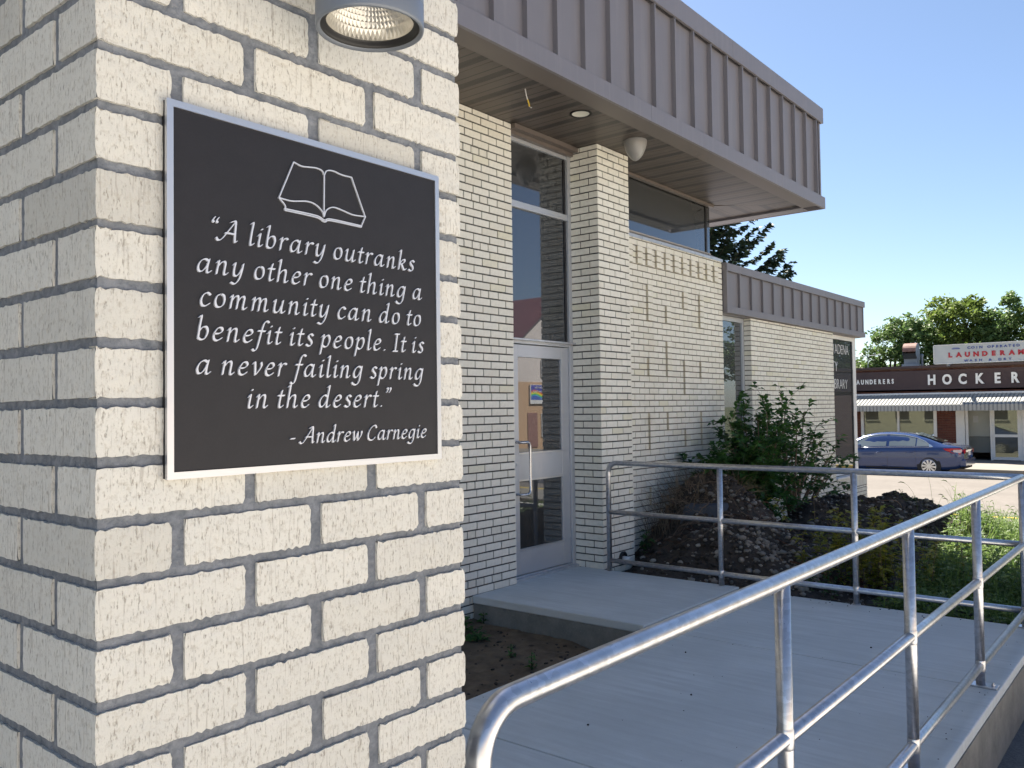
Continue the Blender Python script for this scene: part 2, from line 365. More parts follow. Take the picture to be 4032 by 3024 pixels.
# ================================================================ BRICK PIER WITH THE PLAQUE
PX0, PX1, PY = .437, 1.040, .955
pier = thing('brick_pier', 'near pier of cream wire-cut brick with thick grey mortar carrying the plaque', 'brick pier', (.74, 1.3, -.4))
b = MB(); b.box(PX0+.0042, PX1-.005, PY+.0050, 1.72, -.9, 2.75)
mo = b.build('mortar', M['mortar'], pier)
def rough_brick(w_, d_, h_, seed, nu=26, nw=12, nh=9):
    """corner brick: front face (w) on -Y, left face (d) on -X; ragged arrises"""
    b = MB(); rs = seed*13.7
    def P(u, s, v):   # u 0..w front, s 0..d side, v 0..h
        e = .0022
        dx = e*noise.noise((v*90+rs, s*60, 1)); dz = e*noise.noise((u*110+rs, s*60, v*3+5)); dy = .0010*noise.noise((u*40, v*60, rs))
        return dx, dy, dz
    def gridface(nu, nv, f):
        base = len(b.v)
        for j in range(nv+1):
            for i in range(nu+1): b.v.append(f(i/nu, j/nv))
        for j in range(nv):
            for i in range(nu):
                a = base+j*(nu+1)+i; b.face((a, a+1, a+nu+2, a+nu+1))
    nu = max(6, int(w_/.006)); nd = max(6, int(d_/.008))
    def edge(t, n):  # pull corners in
        return 1 if (t < 1e-6 or t > 1-1e-6) else 0
    def corner(u, v, L_, H_):
        r = .006; q = 1.0
        du = min(u, 1-u)*L_; dv = min(v, 1-v)*H_
        if du < r and dv < r: q = 1
        return 0
    def front(a, c):
        x = a*w_; z = c*h_; ex = .0026*noise.noise((z*130+rs, 7, 1)); ez = .0030*noise.noise((x*150+rs, 3, 2 if c > .5 else 9))+.0018*noise.noise((x*420+rs, 3, 2 if c > .5 else 9))
        rx = (.003*(1-min(c, 1-c)*h_/.008) if min(c, 1-c)*h_ < .008 else 0)
        if a == 0: x += abs(ex)*.6+rx*.5
        if a == 1: x += ex-rx
        if c in (0, 1): z += ez
        y = .0013*noise.noise((x*35, z*50, rs))
        if a in (0, 1) or c in (0, 1): y += .0003
        return (x, y, z)
    gridface(nu, 8, front)
    def side(a, c):
        s = (1-a)*d_; z = c*h_; ez = .0028*noise.noise((s*140+rs, 8, 2 if c > .5 else 9))
        x = .0008*noise.noise((s*35, z*50, rs+5))
        if c in (0, 1): z += ez; x += .0003
        if a == 0: s += .0022*noise.noise((z*130+rs, 17, 1))
        if a == 1: x += .0006; s = .0006
        return (x, s, z)
    gridface(nd, 8, side)
    T = .02  # top/bottom and far side skirts
    for c in (0, 1):
        base = len(b.v)
        for i in range(nu+1): p = front(i/nu, c); b.v.append(p); b.v.append((p[0], T, p[2]))
        for i in range(nu): q = base+2*i; b.face((q, q+2, q+3, q+1))
        base = len(b.v)
        for i in range(nd+1): p = side(i/nd, c); b.v.append(p); b.v.append((T, p[1], p[2]))
        for i in range(nd): q = base+2*i; b.face((q, q+2, q+3, q+1))
    base = len(b.v)
    for j in range(9): p = front(1, j/8); b.v.append(p); b.v.append((p[0], T, p[2]))
    for j in range(8): q = base+2*j; b.face((q, q+1, q+3, q+2))
    base = len(b.v)
    for j in range(9): p = side(0, j/8); b.v.append(p); b.v.append((T, p[1], p[2]))
    for j in range(8): q = base+2*j; b.face((q, q+1, q+3, q+2))
    me = bpy.data.meshes.new('brick'); me.from_pydata(b.v, [], b.f); me.materials.append(M['brick']); me.update()
    me.polygons.foreach_set('use_smooth', [True]*len(me.polygons))
    me.set_sharp_from_angle(angle=math.radians(40))
    return me
bm_ = {}
def rb(w_, d_, i):
    k = (round(w_, 3), round(d_, 3), i)
    if k not in bm_: bm_[k] = rough_brick(w_, d_, .0555, hash(k) % 97)
    return bm_[k]
PH = .0677
R1 = random.Random(3)
for k in range(-13, 45):
    z = 1.955-k*PH-.0555/2+.0003*R1.uniform(-1, 1)
    if z < -.85 or z > 2.7: continue
    A = k % 2 == 0
    # front face: list of (start, length)
    fr = [(0, .0905), (.107, .186), (.313, .186), (.516, PX1-PX0-.516)] if A else [(0, .190), (.207, .188), (.414, PX1-PX0-.414)]
    for i, (s, w_) in enumerate(fr):
        j = R1.uniform(-.0015, .0015) if i else 0
        w2 = w_
        dside = (.194 if A else .0955) if i == 0 else .05
        last = i == len(fr)-1
        o = instance('brick', rb(w2, dside, R1.randrange(3)), (PX0+s+j, PY+R1.uniform(0, .0018), z+R1.uniform(-.001, .001)), pier)
    s = PY+(.214 if A else .114)
    while s < 1.72:   # left face goes on
        w_ = min(.188, 1.72-s)
        if w_ > .04: instance('brick', rb(.05, w_, R1.randrange(3)), (PX0+R1.uniform(0, .0007), s, z+R1.uniform(-.001, .001)), pier)
        s += .2085
# right face of the pier as plain bricks
for k in range(-11, 42):
    z = 1.955-k*PH-.0555/2; s = PY+.005+(0 if k % 2 else .1)
    while s < 1.7:
        b = MB(); e = min(s+.19, 1.715); b.box(PX1-.012, PX1+.0005, s+.01, e, z, z+.0555, 'l')
        o = None
        if 'rf' not in bm_: bm_['rf'] = MB()
        q = bm_['rf']; i0 = len(q.v); q.v += b.v; q.f += [tuple(a+i0 for a in f) for f in b.f]; q.mi += b.mi; q.t += [R1.random()]*len(b.f)
        s += .2085
stuff(bm_['rf'].build('side_bricks', M['fbrick'], pier))
b = MB(); b.box(PX0-.03, PX1+.03, PY-.03, 1.75, 2.752, 2.80); b.build('cap', M['taupe'], pier)

# ================================================================ PLAQUE
pq = thing('plaque', 'square black plaque with silver border and library quotation on the near brick pier', 'plaque', (.735, .945, 1.716))
x0, x1, z0, z1 = .5155, .9780, 1.4914, 1.9457
QX = lambda x: x*1.0139
QZ = lambda z: z*1.0139-.0218
b = MB(); b.box(x0+.001, x1-.001, .949, .9575, z0+.001, z1-.001); b.build('backing_plate', M['black'], pq)
b = MB(); b.box(x0+.004, x1-.004, .9467, .950, z0+.004, z1-.004); b.build('face_plate', M['plaque'], pq)
b = MB(); t = .0085
for a in [(x0, x1, z1-t, z1), (x0, x1, z0, z0+t), (x0, x0+t, z0+t, z1-t), (x1-t, x1, z0+t, z1-t)]: b.box(a[0], a[1], .9447, .9494, a[2], a[3])
b.build('border', M['alu'], pq)
# broad-nib lettering: each stroke is a curve swept with a slanted elliptical nib
NA, NBn, ANG = .098, .027, math.radians(38)
def sup(nx, ny):
    ca, sa = math.cos(ANG), math.sin(ANG); a = nx*ca+ny*sa; c = -nx*sa+ny*ca
    L_ = math.hypot(NA*a, NBn*c); px, py = NA*NA*a/L_, NBn*NBn*c/L_
    return px*ca-py*sa, px*sa+py*ca
def crom(P, n=7):
    if len(P) == 2: return [tuple(P[0][k]+(P[1][k]-P[0][k])*i/4 for k in (0, 1)) for i in range(5)]
    Q = [tuple(2*P[0][k]-P[1][k] for k in (0, 1))]+list(P)+[tuple(2*P[-1][k]-P[-2][k] for k in (0, 1))]; o = []
    for i in range(1, len(Q)-2):
        for s in range(n):
            t = s/n; o.append(tuple(.5*(2*Q[i][k]+(Q[i+1][k]-Q[i-1][k])*t+(2*Q[i-1][k]-5*Q[i][k]+4*Q[i+1][k]-Q[i+2][k])*t*t+(3*Q[i][k]-Q[i-1][k]-3*Q[i+1][k]+Q[i+2][k])*t**3) for k in (0, 1)))
    return o+[tuple(P[-1])]
def stroke(mb, pts, org, sc, slant, dep, front):
    P = [(x+slant*y, y) for x, y in pts]; n = len(P); Lf, Rt = [], []
    for i, p in enumerate(P):
        a = P[max(i-1, 0)]; c = P[min(i+1, n-1)]; d = (c[0]-a[0], c[1]-a[1]); l = math.hypot(*d) or 1; nx, ny = -d[1]/l, d[0]/l
        s = sup(nx, ny); Lf.append((p[0]+s[0], p[1]+s[1])); Rt.append((p[0]-s[0], p[1]-s[1]))
        if i == 0: d0 = (nx, ny)
        d1 = (nx, ny)
    def cap(p, nv, sg):
        th = math.atan2(nv[1], nv[0]); o = []
        for k in range(1, 5): a = th+sg*math.pi*k/5; s = sup(math.cos(a), math.sin(a)); o.append((p[0]+s[0], p[1]+s[1]))
        return o
    c0 = cap(P[0], d0, 1); c1 = cap(P[-1], (-d1[0], -d1[1]), 1)
    W = lambda q, y: (org[0]+q[0]*sc, y, org[1]+q[1]*sc)
    f = mb.vs([W(q, front) for q in Lf]+[W(q, front) for q in Rt])
    for i in range(n-1): mb.face((f+i, f+n+i, f+n+i+1, f+i+1))
    mb.poly([W(q, front) for q in [Lf[0]]+c0+[Rt[0]]]); mb.poly([W(q, front) for q in [Rt[-1]]+c1+[Lf[-1]]])
    ol = Lf[::-1]+c0+Rt+c1
    s = mb.vs([W(q, front) for q in ol]+[W(q, front+dep) for q in ol]); k = len(ol)
    for i in range(k): j = (i+1) % k; mb.face((s+i, s+j, s+k+j, s+k+i))
BO = [(.68, .88), (.45, 1.0), (.18, .8), (.05, .4), (.15, .05), (.36, .08), (.58, .4), (.7, .8)]
G = {
 'a': ([BO, [(.72, 1.0), (.67, .5), (.67, .1), (.77, 0), (.95, .15)]], 1.02),
 'b': ([[(-.02, 1.66), (.13, 1.75), (.1, 1.0), (.1, .15)], [(.1, .6), (.3, .92), (.55, .95), (.68, .6), (.55, .12), (.3, 0), (.1, .12)]], .86),
 'c': ([[(.62, .85), (.4, 1.0), (.15, .8), (.05, .4), (.15, .05), (.38, 0), (.64, .2)]], .74),
 'd': ([BO, [(.62, 1.68), (.75, 1.75), (.7, 1.0), (.67, .12), (.77, 0), (.95, .15)]], 1.02),
 'e': ([[(.08, .5), (.4, .55), (.6, .75), (.5, .98), (.25, .92), (.06, .5), (.1, .12), (.32, 0), (.62, .2)]], .78),
 'f': ([[(.76, 1.66), (.6, 1.76), (.42, 1.6), (.3, 1.0), (.2, .2), (.1, -.45), (-.08, -.62), (-.22, -.5)], [(.02, .95), (.56, .95)]], .6),
 'g': ([BO, [(.72, 1.0), (.68, .4), (.62, -.25), (.42, -.58), (.14, -.58), (-.03, -.42)]], .94),
 'h': ([[(-.02, 1.66), (.13, 1.75), (.1, 1.0), (.08, 0)], [(.1, .55), (.3, .88), (.52, 1.0), (.62, .8), (.6, .15), (.7, 0), (.86, .15)]], .94),
 'i': ([[(0, .82), (.14, 1.0), (.12, .5), (.12, .1), (.22, 0), (.38, .15)], [(.19, 1.38), (.23, 1.36)]], .46),
 'k': ([[(-.02, 1.66), (.13, 1.75), (.1, 1.0), (.08, 0)], [(.12, .5), (.35, .88), (.56, .95), (.6, .74), (.36, .55), (.15, .48)], [(.3, .5), (.5, .15), (.66, 0), (.82, .12)]], .86),
 'l': ([[(-.02, 1.66), (.13, 1.75), (.1, 1.0), (.1, .12), (.2, 0), (.36, .15)]], .44),
 'm': ([[(0, .85), (.13, 1.0), (.1, .5), (.08, 0)], [(.1, .55), (.28, .88), (.46, 1.0), (.55, .8), (.52, 0)], [(.54, .55), (.72, .88), (.9, 1.0), (.99, .8), (.96, .15), (1.06, 0), (1.22, .15)]], 1.3),
 'n': ([[(0, .85), (.13, 1.0), (.1, .5), (.08, 0)], [(.1, .55), (.3, .88), (.5, 1.0), (.6, .8), (.58, .15), (.68, 0), (.84, .15)]], .93),
 'o': ([[(.38, 1.0), (.14, .85), (.05, .45), (.15, .08), (.36, 0), (.6, .18), (.67, .55), (.58, .9), (.36, 1.0)]], .83),
 'p': ([[(0, .85), (.14, 1.0), (.1, .4), (.02, -.6)], [(.12, .6), (.32, .92), (.56, .97), (.68, .62), (.56, .15), (.32, 0), (.12, .12)]], .86),
 'r': ([[(0, .85), (.13, 1.0), (.1, .5), (.08, 0)], [(.1, .55), (.28, .9), (.45, 1.0), (.58, .92)]], .65),
 's': ([[(.52, .88), (.33, 1.0), (.14, .85), (.22, .62), (.42, .42), (.46, .15), (.26, 0), (.03, .12)]], .63),
 't': ([[(.22, 1.34), (.16, .9), (.12, .2), (.22, 0), (.42, .15)], [(-.05, .95), (.42, .95)]], .52),
 'u': ([[(0, .85), (.13, 1.0), (.1, .5), (.12, .1), (.3, 0), (.5, .2), (.64, .6)], [(.7, 1.0), (.65, .4), (.66, .08), (.76, 0), (.92, .15)]], .98),
 'v': ([[(0, .88), (.14, 1.0), (.22, .5), (.27, .05)], [(.28, .03), (.5, .35), (.66, .75), (.6, 1.0)]], .78),
 'w': ([[(0, .88), (.12, 1.0), (.16, .5), (.22, .05)], [(.22, .03), (.42, .4), (.56, .95)], [(.56, .95), (.58, .5), (.64, .05)], [(.64, .03), (.88, .4), (1.0, .8), (.94, 1.0)]], 1.12),
 'y': ([[(0, .85), (.13, 1.0), (.1, .5), (.14, .1), (.32, .02), (.52, .3), (.66, .7)], [(.7, 1.0), (.64, .3), (.52, -.25), (.28, -.6), (-.02, -.52)]], .90),
 'A': ([[(-.32, .16), (-.16, -.02), (.1, .15), (.45, .8), (.86, 1.58)], [(.55, 1.5), (.86, 1.6), (.93, .8), (1.0, .05), (1.14, .1)], [(.25, .62), (.95, .62)]], 1.28),
 'C': ([[(1.02, 1.32), (.82, 1.58), (.45, 1.4), (.15, .85), (.15, .3), (.4, 0), (.72, .02), (.98, .28)]], 1.15),
 'I': ([[(.24, 1.55), (.22, 0)], [(.02, 1.57), (.46, 1.57)], [(0, 0), (.44, 0)]], .62),
 '.': ([[(.1, .06), (.14, .04)]], .36), '-': ([[(0, .5), (.4, .52)]], .70),
 '\u201c': ([[(.10, 1.28), (.02, 1.42), (.13, 1.68)], [(.36, 1.28), (.28, 1.42), (.39, 1.68)]], .56),
 '\u201d': ([[(.02, 1.68), (.10, 1.58), (.0, 1.30)], [(.28, 1.68), (.36, 1.58), (.26, 1.30)]], .5)}
lines = [('\u201cA library outranks', .5635, .9120, 1.7822, .0166), ('any other one thing a', .5460, .9290, 1.7400, .0166), ('community can do to', .5497, .9265, 1.6992, .0166),
         ('benefit its people. It is', .5453, .9305, 1.6580, .0166), ('a never failing spring', .5445, .9305, 1.6168, .0166), ('in the desert.\u201d', .6145, .8600, 1.5755, .0166), ('- Andrew Carnegie', .6790, .9335, 1.5275, .0134)]
for tx, xa, xb, zb, xh in lines:
    xa, xb, zb = QX(xa), QX(xb), QZ(zb)
    ns = sum(1 for c in tx if c != ' '); gap = .10
    def adv(c, sp): return sp if c == ' ' else G[c][1]+gap
    wid = sum(adv(c, .42) for c in tx); k = (xb-xa)/xh/(wid)   # fit by scaling letter widths a little
    x = xa
    for c in tx:
        if c != ' ':
            mb = MB()
            for si, s in enumerate(G[c][0]):
                pts = [(px*min(max(k, .8), 1.2)/1., py*(1.0 if py < 1.05 else 1.0)) for px, py in crom(s)]
                stroke(mb, pts, (x, zb), xh, .17, .0024, .9444-.00012*si)
            mb.build('letter', M['letter'], pq)
        x += adv(c, .42)*k*xh
book = [[(.6873, 1.9031), (.6997, 1.9004), (.7123, 1.9016), (.7251, 1.9030), (.7343, 1.9012), (.738, 1.8959)], [(.738, 1.8959), (.7426, 1.9029), (.7532, 1.9050), (.7687, 1.9028), (.7864, 1.9027)],
        [(.6873, 1.9031), (.6636, 1.8507)], [(.7864, 1.9027), (.811, 1.8504)], [(.738, 1.8959), (.7368, 1.8379)], [(.6636, 1.8507), (.6835, 1.8500), (.7083, 1.854), (.7228, 1.8521), (.7338, 1.845), (.7368, 1.8379)],
        [(.7368, 1.8379), (.7414, 1.8478), (.7528, 1.8538), (.7682, 1.8525), (.7879, 1.8493), (.811, 1.8504)], [(.6636, 1.8507), (.6731, 1.8417), (.6723, 1.8367)], [(.6723, 1.8378), (.7227, 1.8372), (.7375, 1.8333), (.7488, 1.8365), (.8031, 1.8358)],
        [(.6725, 1.8356), (.7227, 1.8348), (.7375, 1.8308), (.7488, 1.8343), (.8029, 1.8338)], [(.811, 1.8504), (.8047, 1.8383), (.8031, 1.8340)]]
sv = (NA, NBn); NA = NBn = .045; mb = MB()
for i, s in enumerate(book): stroke(mb, [(QX(x)/.0166, QZ(z)/.0166) for x, z in crom(s)], (0, 0), .0166, 0, .0024, .9444-.00008*i)
mb.build('open_book_emblem', M['letter'], pq); NA, NBn = sv
# ================================================================ WALL LAMP
lx, ly, lz, R_ = .7275, .823, 2.062, .0695
lp = thing('wall_lamp', 'grey cylinder downlight with ribbed reflector above the black plaque', 'lamp', (lx, ly, lz))
b = MB(); b.lathe((lx, ly, lz), [(R_-.006, .004), (R_-.003, 0), (R_-.0005, .001), (R_, .004), (R_, .030), (R_-.0006, .031), (R_, .032), (R_, .24), (R_-.004, .243), (0, .243)], 72); b.build('housing', M['lampgrey'], lp, True)
b = MB(); b.lathe((lx, ly, lz), [(R_-.006, .004), (R_-.0062, .009), (R_-.013, .0085), (R_-.0135, .012)], 72); b.build('gasket_ring', M['black'], lp, True)
ref = mat('faceted_reflector', (.62, .60, .55), .3, .8)
b = MB(); n = 56; rings = []
for j in range(12):
    t = j/11; r = (R_-.0135)*(1-t*.78); h = .0115+.062*(t**.62); rings.append((r, h))
base = 0
for j in range(11):
    for k in range(n):
        a0, a1 = 2*math.pi*k/n, 2*math.pi*(k+1)/n; (ra, ha), (rb_, hb) = rings[j], rings[j+1]
        q = [Vector((ra*math.cos(a0), ra*math.sin(a0), ha)), Vector((ra*math.cos(a1), ra*math.sin(a1), ha)), Vector((rb_*math.cos(a1), rb_*math.sin(a1), hb)), Vector((rb_*math.cos(a0), rb_*math.sin(a0), hb))]
        c = (q[0]+q[1]+q[2]+q[3])/4; c = c*1.0+Vector((-c.x, -c.y, .02)).normalized()*(-.0016)
        i = b.vs([Vector((lx, ly, lz))+p for p in q]+[Vector((lx, ly, lz))+c])
        for e in range(4): b.face((i+e, i+(e+1) % 4, i+4))
b.build('reflector', ref, lp)
b = MB(); b.lathe((lx, ly, lz), [(.014, .070), (0, .070)], 20); b.build('led_chip', mat('led_chip', (.75, .6, .25), .5), lp)
b = MB(); b.box(lx-.03, lx+.03, ly+R_-.006, .949, lz+.115, lz+.185); b.build('arm', M['lampgrey'], lp, bevel=.003)
b = MB(); b.box(lx-.06, lx+.06, .940, .9548, lz+.09, lz+.21); b.build('back_plate', M['lampgrey'], lp, bevel=.003)

# ================================================================ LIBRARY
lib = thing('library_building', 'cream brick library with taupe ribbed metal roof edges, glass door and corner windows', 'building', (8, 6, -.3))
BR = []   # every facade brick: box + normal axis; the nearest become objects of their own
CP = .0682; ZJ = 4.0295
def face(kind, axis, fixed, u0, u1, z0, z1, rows, depth=.014, h_=.0560):
    """rows(k) -> list of joint centres (u) for course k"""
    k0 = math.ceil((z0-ZJ)/CP)-1; k1 = math.floor((z1-ZJ)/CP)+1
    for k in range(k0, k1+1):
        za = ZJ+k*CP+(CP-h_)/2; zb = za+h_; za = max(za, z0); zb = min(zb, z1)
        if zb-za < .012: continue
        J = sorted(j for j in rows(k) if u0+.03 < j < u1-.03); E = [u0]+J+[u1]
        for a, c in zip(E[:-1], E[1:]):
            a2 = a+(.0055 if a > u0 else 0); c2 = c-(.0055 if c < u1 else 0)
            if c2-a2 > .02: BR.append((kind, axis, fixed, a2, c2, za, zb, depth))
def arith(first, step, lo, hi):
    n0 = math.floor((lo-first)/step); return [first+step*i for i in range(n0, int((hi-first)/step)+2)]
W1 = 4.784
def rows_w1(k):
    if (k-(-4)) % 6 == 0:      # header course, finishing in stretchers by the door
        return [5.69, 5.56, 5.455, 5.352, 5.25]+arith(5.25-.104*60, .104, -8, 5.2)
    return arith(5.895-.105-(.0 if k % 2 else .1), .2085, -8, 5.9)
face('w1', 'f', W1, -3, 5.895, -.30, 4.145, rows_w1)
face('w1', 'r', 5.895, W1, 4.862, .01, 4.145, lambda k: [])
# pier beside the door
face('p2', 'f', 4.516, 6.895, 7.468, .004, 4.145, lambda k: [6.985, 7.185, 7.385] if k % 2 else [7.088, 7.288])
face('p2', 'l', 6.895, 4.516, 4.842, .004, 4.145, lambda k: [4.516+.213] if k % 2 else [4.516+.108])
face('p2', 'r', 7.468, 4.516, 4.78, -.2, 4.145, lambda k: [4.516+.108] if k % 2 else [4.516+.213])
face('p2', 'f', 4.516, 6.905, 7.468, -.20, .004, lambda k: [7.088, 7.288])
# patterned wall
face('dw', 'f', W1, 7.475, 10.19, -.3, 3.435, lambda k: arith(7.972+(0 if k % 2 else .1048), .2096, 7.4, 10.3))
face('dw', 'r', 10.19, W1, 4.88, -.3, 3.43, lambda k: [])
def proud(xb, zt, zb_):
    ka = round((zb_-ZJ)/CP); kb = round((zt-ZJ)/CP)
    for k in range(ka, kb):
        za = ZJ+k*CP+(CP-.056)/2
        BR.append(('pr', 'f', W1-.027, xb, xb+.108, za, za+.056, .034))
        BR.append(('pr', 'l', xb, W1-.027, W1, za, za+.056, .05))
for i in range(-1, 10): proud(8.04+.2096*i, 3.352, 3.150)
for q in [(1, 2.937, 2.535), (3, 2.73, 2.534), (5, 2.939, 2.742), (7, 2.94, 2.534), (1, 2.118, 1.923), (3, 2.327, 1.92), (5, 2.116, 1.713), (7, 2.119, 1.917), (1, 1.51, 1.097), (3, 1.505, 1.303), (5, 1.288, 1.091), (7, 1.499, 1.098), (1, .669, .466)]:
    proud(8.04+.2096*q[0], q[1], q[2])
# lower wing wall, the pier side at its window, the low wall under the corner window
face('lw', 'f', W1, 11.065, 14.395, -.95, 2.765, lambda k: arith(11.065+(.205 if k % 2 else .1), .2062, 11, 14.4))
face('lw', 'l', 11.065, W1, 4.885, -.3, 2.765, lambda k: [])
face('lo', 'f', W1, 14.40, 16.05, -.95, .105, lambda k: arith(14.40+(.1 if k % 2 else .2), .2062, 14.4, 16.1))
for i in range(23): BR.append(('lo', 'f', W1, 14.405+i*.0717, 14.405+i*.0717+.062, .118, .296, .014))
face('lo', 'r', 16.05, W1, 8, -.95, .296, lambda k: arith(5, .2062, 4.8, 8))
# walls behind the bricks
def core(name, boxes, mt=None):
    b = MB()
    for q in boxes: b.box(*q)
    return b.build(name, mt or M['dmortar'], lib)
core('entrance_wall', [(-8, 5.889, W1+.006, 5.2, -1, 4.15), (5.85, 5.8895, W1+.0065, 4.95, -1, 4.149)])
core('door_pier', [(6.901, 7.462, 4.522, 5.1, -1, 4.149)])
core('patterned_wall', [(7.462, 10.184, W1+.006, 5.2, -1, 3.436)], M['lmortar'])
core('wing_wall', [(11.071, 14.39, W1+.006, 5.2, -1.2, 2.766), (14.39, 16.044, W1+.006, 5.0, -1.2, .298)], M['lmortar'])
# brick objects
MODE = {'f': Matrix.Identity(3), 'l': None, 'r': None}
camp = Vector((0, 0, 1.57)); R2 = random.Random(5)
def bverts(axis, fixed, a, c, za, zb, dep, j=0):
    if axis == 'f': P = lambda u, v, w_: (u, fixed-j+w_, v)
    elif axis == 'l': P = lambda u, v, w_: (fixed-j+w_, u, v)
    else: P = lambda u, v, w_: (fixed+j-w_, u, v)
    e = .0016
    F = [P(a+e, za+e, 0), P(c-e, za+e, 0), P(c-e, zb-e, 0), P(a+e, zb-e, 0), P(a, za, .002), P(c, za, .002), P(c, zb, .002), P(a, zb, .002), P(a, za, dep), P(c, za, dep), P(c, zb, dep), P(a, zb, dep)]
    f = [(0, 1, 2, 3), (0, 4, 5, 1), (1, 5, 6, 2), (2, 6, 7, 3), (3, 7, 4, 0), (4, 8, 9, 5), (5, 9, 10, 6), (6, 10, 11, 7), (7, 11, 8, 4)]
    if axis == 'l': f = [q[::-1] for q in f]
    return F, f
def score(q):
    kind, axis, fixed, a, c, za, zb, dep = q
    p = Vector(((a+c)/2, fixed, (za+zb)/2)) if axis == 'f' else Vector((fixed, (a+c)/2, (za+zb)/2))
    if axis == 'r': return 0
    if kind == 'w1' and p.x < 5.25: return 0
    if kind in ('lo', 'lw') and p.z < .1: return 0
    d = p-camp; n = Vector((0, 1, 0)) if axis == 'f' else Vector((1, 0, 0))
    return (c-a)*(zb-za)*abs(d.normalized().dot(n))/d.length_squared
order = sorted(range(len(BR)), key=lambda i: -score(BR[i])); top = set(order[:296])
walls = {o.name: o for o in bpy.data.objects if o.parent == lib}
far = {}
share = {}
for i, q in enumerate(BR):
    kind, axis, fixed, a, c, za, zb, dep = q; j = R2.uniform(0, .0022); tn = R2.random()
    tl = R2.uniform(-.0008, .0008)
    if i in top:
        key = (axis, round(c-a, 3), round(zb-za, 4), dep)
        if key not in share:
            V, F = bverts(axis, 0, 0, key[1], 0, key[2], dep); me = bpy.data.meshes.new('brick'); me.from_pydata(V, [], F); me.materials.append(M['fbrick']); share[key] = me
        loc = (a, fixed-j, za+tl) if axis == 'f' else ((fixed-j, a, za+tl) if axis == 'l' else (fixed+j, a, za+tl))
        o = bpy.data.objects.new('brick', share[key]); COL.objects.link(o); o.location = loc
        o.parent = walls['entrance_wall'] if kind == 'w1' else walls['door_pier'] if kind == 'p2' else walls['patterned_wall']
    else:
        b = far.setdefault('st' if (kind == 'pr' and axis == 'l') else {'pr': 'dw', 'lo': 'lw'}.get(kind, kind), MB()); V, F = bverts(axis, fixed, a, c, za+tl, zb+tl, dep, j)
        i0 = b.vs(V); b.tone = tn
        for f in F: b.face([i0+x for x in f])
for k, b in far.items():
    o = b.build({'w1': 'entrance_bricks', 'p2': 'pier_bricks', 'dw': 'patterned_bricks', 'lw': 'wing_bricks', 'st': 'projecting_brick_sides'}[k], M['tan_side'] if k == 'st' else M['fbrick'], lib); stuff(o)
# --- high roof with ribbed metal edge
FY = 3.746; Z0, Z1, ZC, ZT = 4.12, 4.268, 5.237, 5.431
core('roof_slab', [(-8, 10.99, 3.83, 14, 4.2, 5.36)], M['taupe'])
# wall of the upper storey above the wing roof, far side
x = 4.458-.3769*20; i = 0
while x < 11.0:
    xa, xb = x, min(x+.3769, 11.03)
    b = MB(); b.box(xa+.018, xb-.002, 3.797, 3.83, Z1+.002, ZC-.002); b.build('fascia_panel', M['taupe'], lib)
    b = MB(); b.box(xa-.004, xa+.016, 3.752, 3.83, Z1+.004, ZC-.002); b.build('rib', M['taupe'], lib)
    x += .3769
b = MB(); b.box(11.012, 11.05, 3.775, 3.835, Z1, ZC-.002); b.build('corner_post', M['taupe'], lib)
def runs(name, xs, f):
    for a, c in zip(xs[:-1], xs[1:]): b = MB(); f(b, a, c-.0025); b.build(name, M['taupe'], lib, bevel=.002)
runs('trim', [-3, 0.6, 3.6, 6.62, 9.65, 11.11], lambda b, a, c: b.box(a, c, FY, FY+.03, Z0, Z1))
b = MB(); b.box(-3, 10.868, FY+.0305, 3.965, Z0+.003, Z0+.012); b.build('soffit_band', M['band'], lib)
runs('cap', [-3, 0.6, 3.6, 6.15, 8.35, 11.09], lambda b, a, c: (b.box(a, c, FY-.006, FY+.02, ZC, ZT), b.box(a, c, FY+.02, 4.3, ZT-.02, ZT)))
# end of the roof facing the wing
y = 3.83; i = 0
while y < 13.5:
    b = MB(); b.box(10.99, 11.022, y+.018, y+.374, Z1+.002, ZC-.002); b.build('fascia_panel', M['taupe'], lib)
    b = MB(); b.box(10.99, 11.066, y+.356, y+.376, Z1+.004, ZC-.002, ); b.build('rib', M['taupe'], lib); y += .3769
b = MB(); b.box(11.08, 11.11, FY+.031, 13.6, Z0, Z1); b.box(10.87, 11.08, 3.97, 13.6, Z0+.003, Z0+.012); b.build('trim', M['taupe'], lib)
b = MB(); b.box(11.064, 11.09, FY+.021, 13.6, ZC, ZT); b.build('cap', M['taupe'], lib)
# soffit boards: along Y under the front edge, along X under the end, meeting on a mitre
SZ = 4.15; xa = -3.0; pit_ = .307
x = 4.665-.307*.75-.307*25
def diag(x): return 4.83-(x-10.0)*(4.83-3.97)/(10.87-10.0)
while x < 10.87:
    a, c = max(x+.002, -3), min(x+pit_-.002, 10.868)
    if c-a > .02:
        b = MB()
        ya = 3.968
        yl = 4.86 if a < 10.0 else diag(a)-.004; yr = 4.86 if c < 10.0 else diag(c)-.004
        if a < 10 < c: yl = 4.86
        i0 = b.vs([(a, ya, SZ), (c, ya, SZ), (c, yr, SZ), (a, yl, SZ), (a, ya, SZ+.012), (c, ya, SZ+.012), (c, yr, SZ+.012), (a, yl, SZ+.012)])
        for f in [(0, 3, 2, 1), (0, 1, 5, 4), (1, 2, 6, 5), (2, 3, 7, 6), (3, 0, 4, 7), (4, 5, 6, 7)]: b.face([i0+q for q in f])
        b.build('soffit_board', M['soffit'], lib)
    x += pit_
y = 3.98
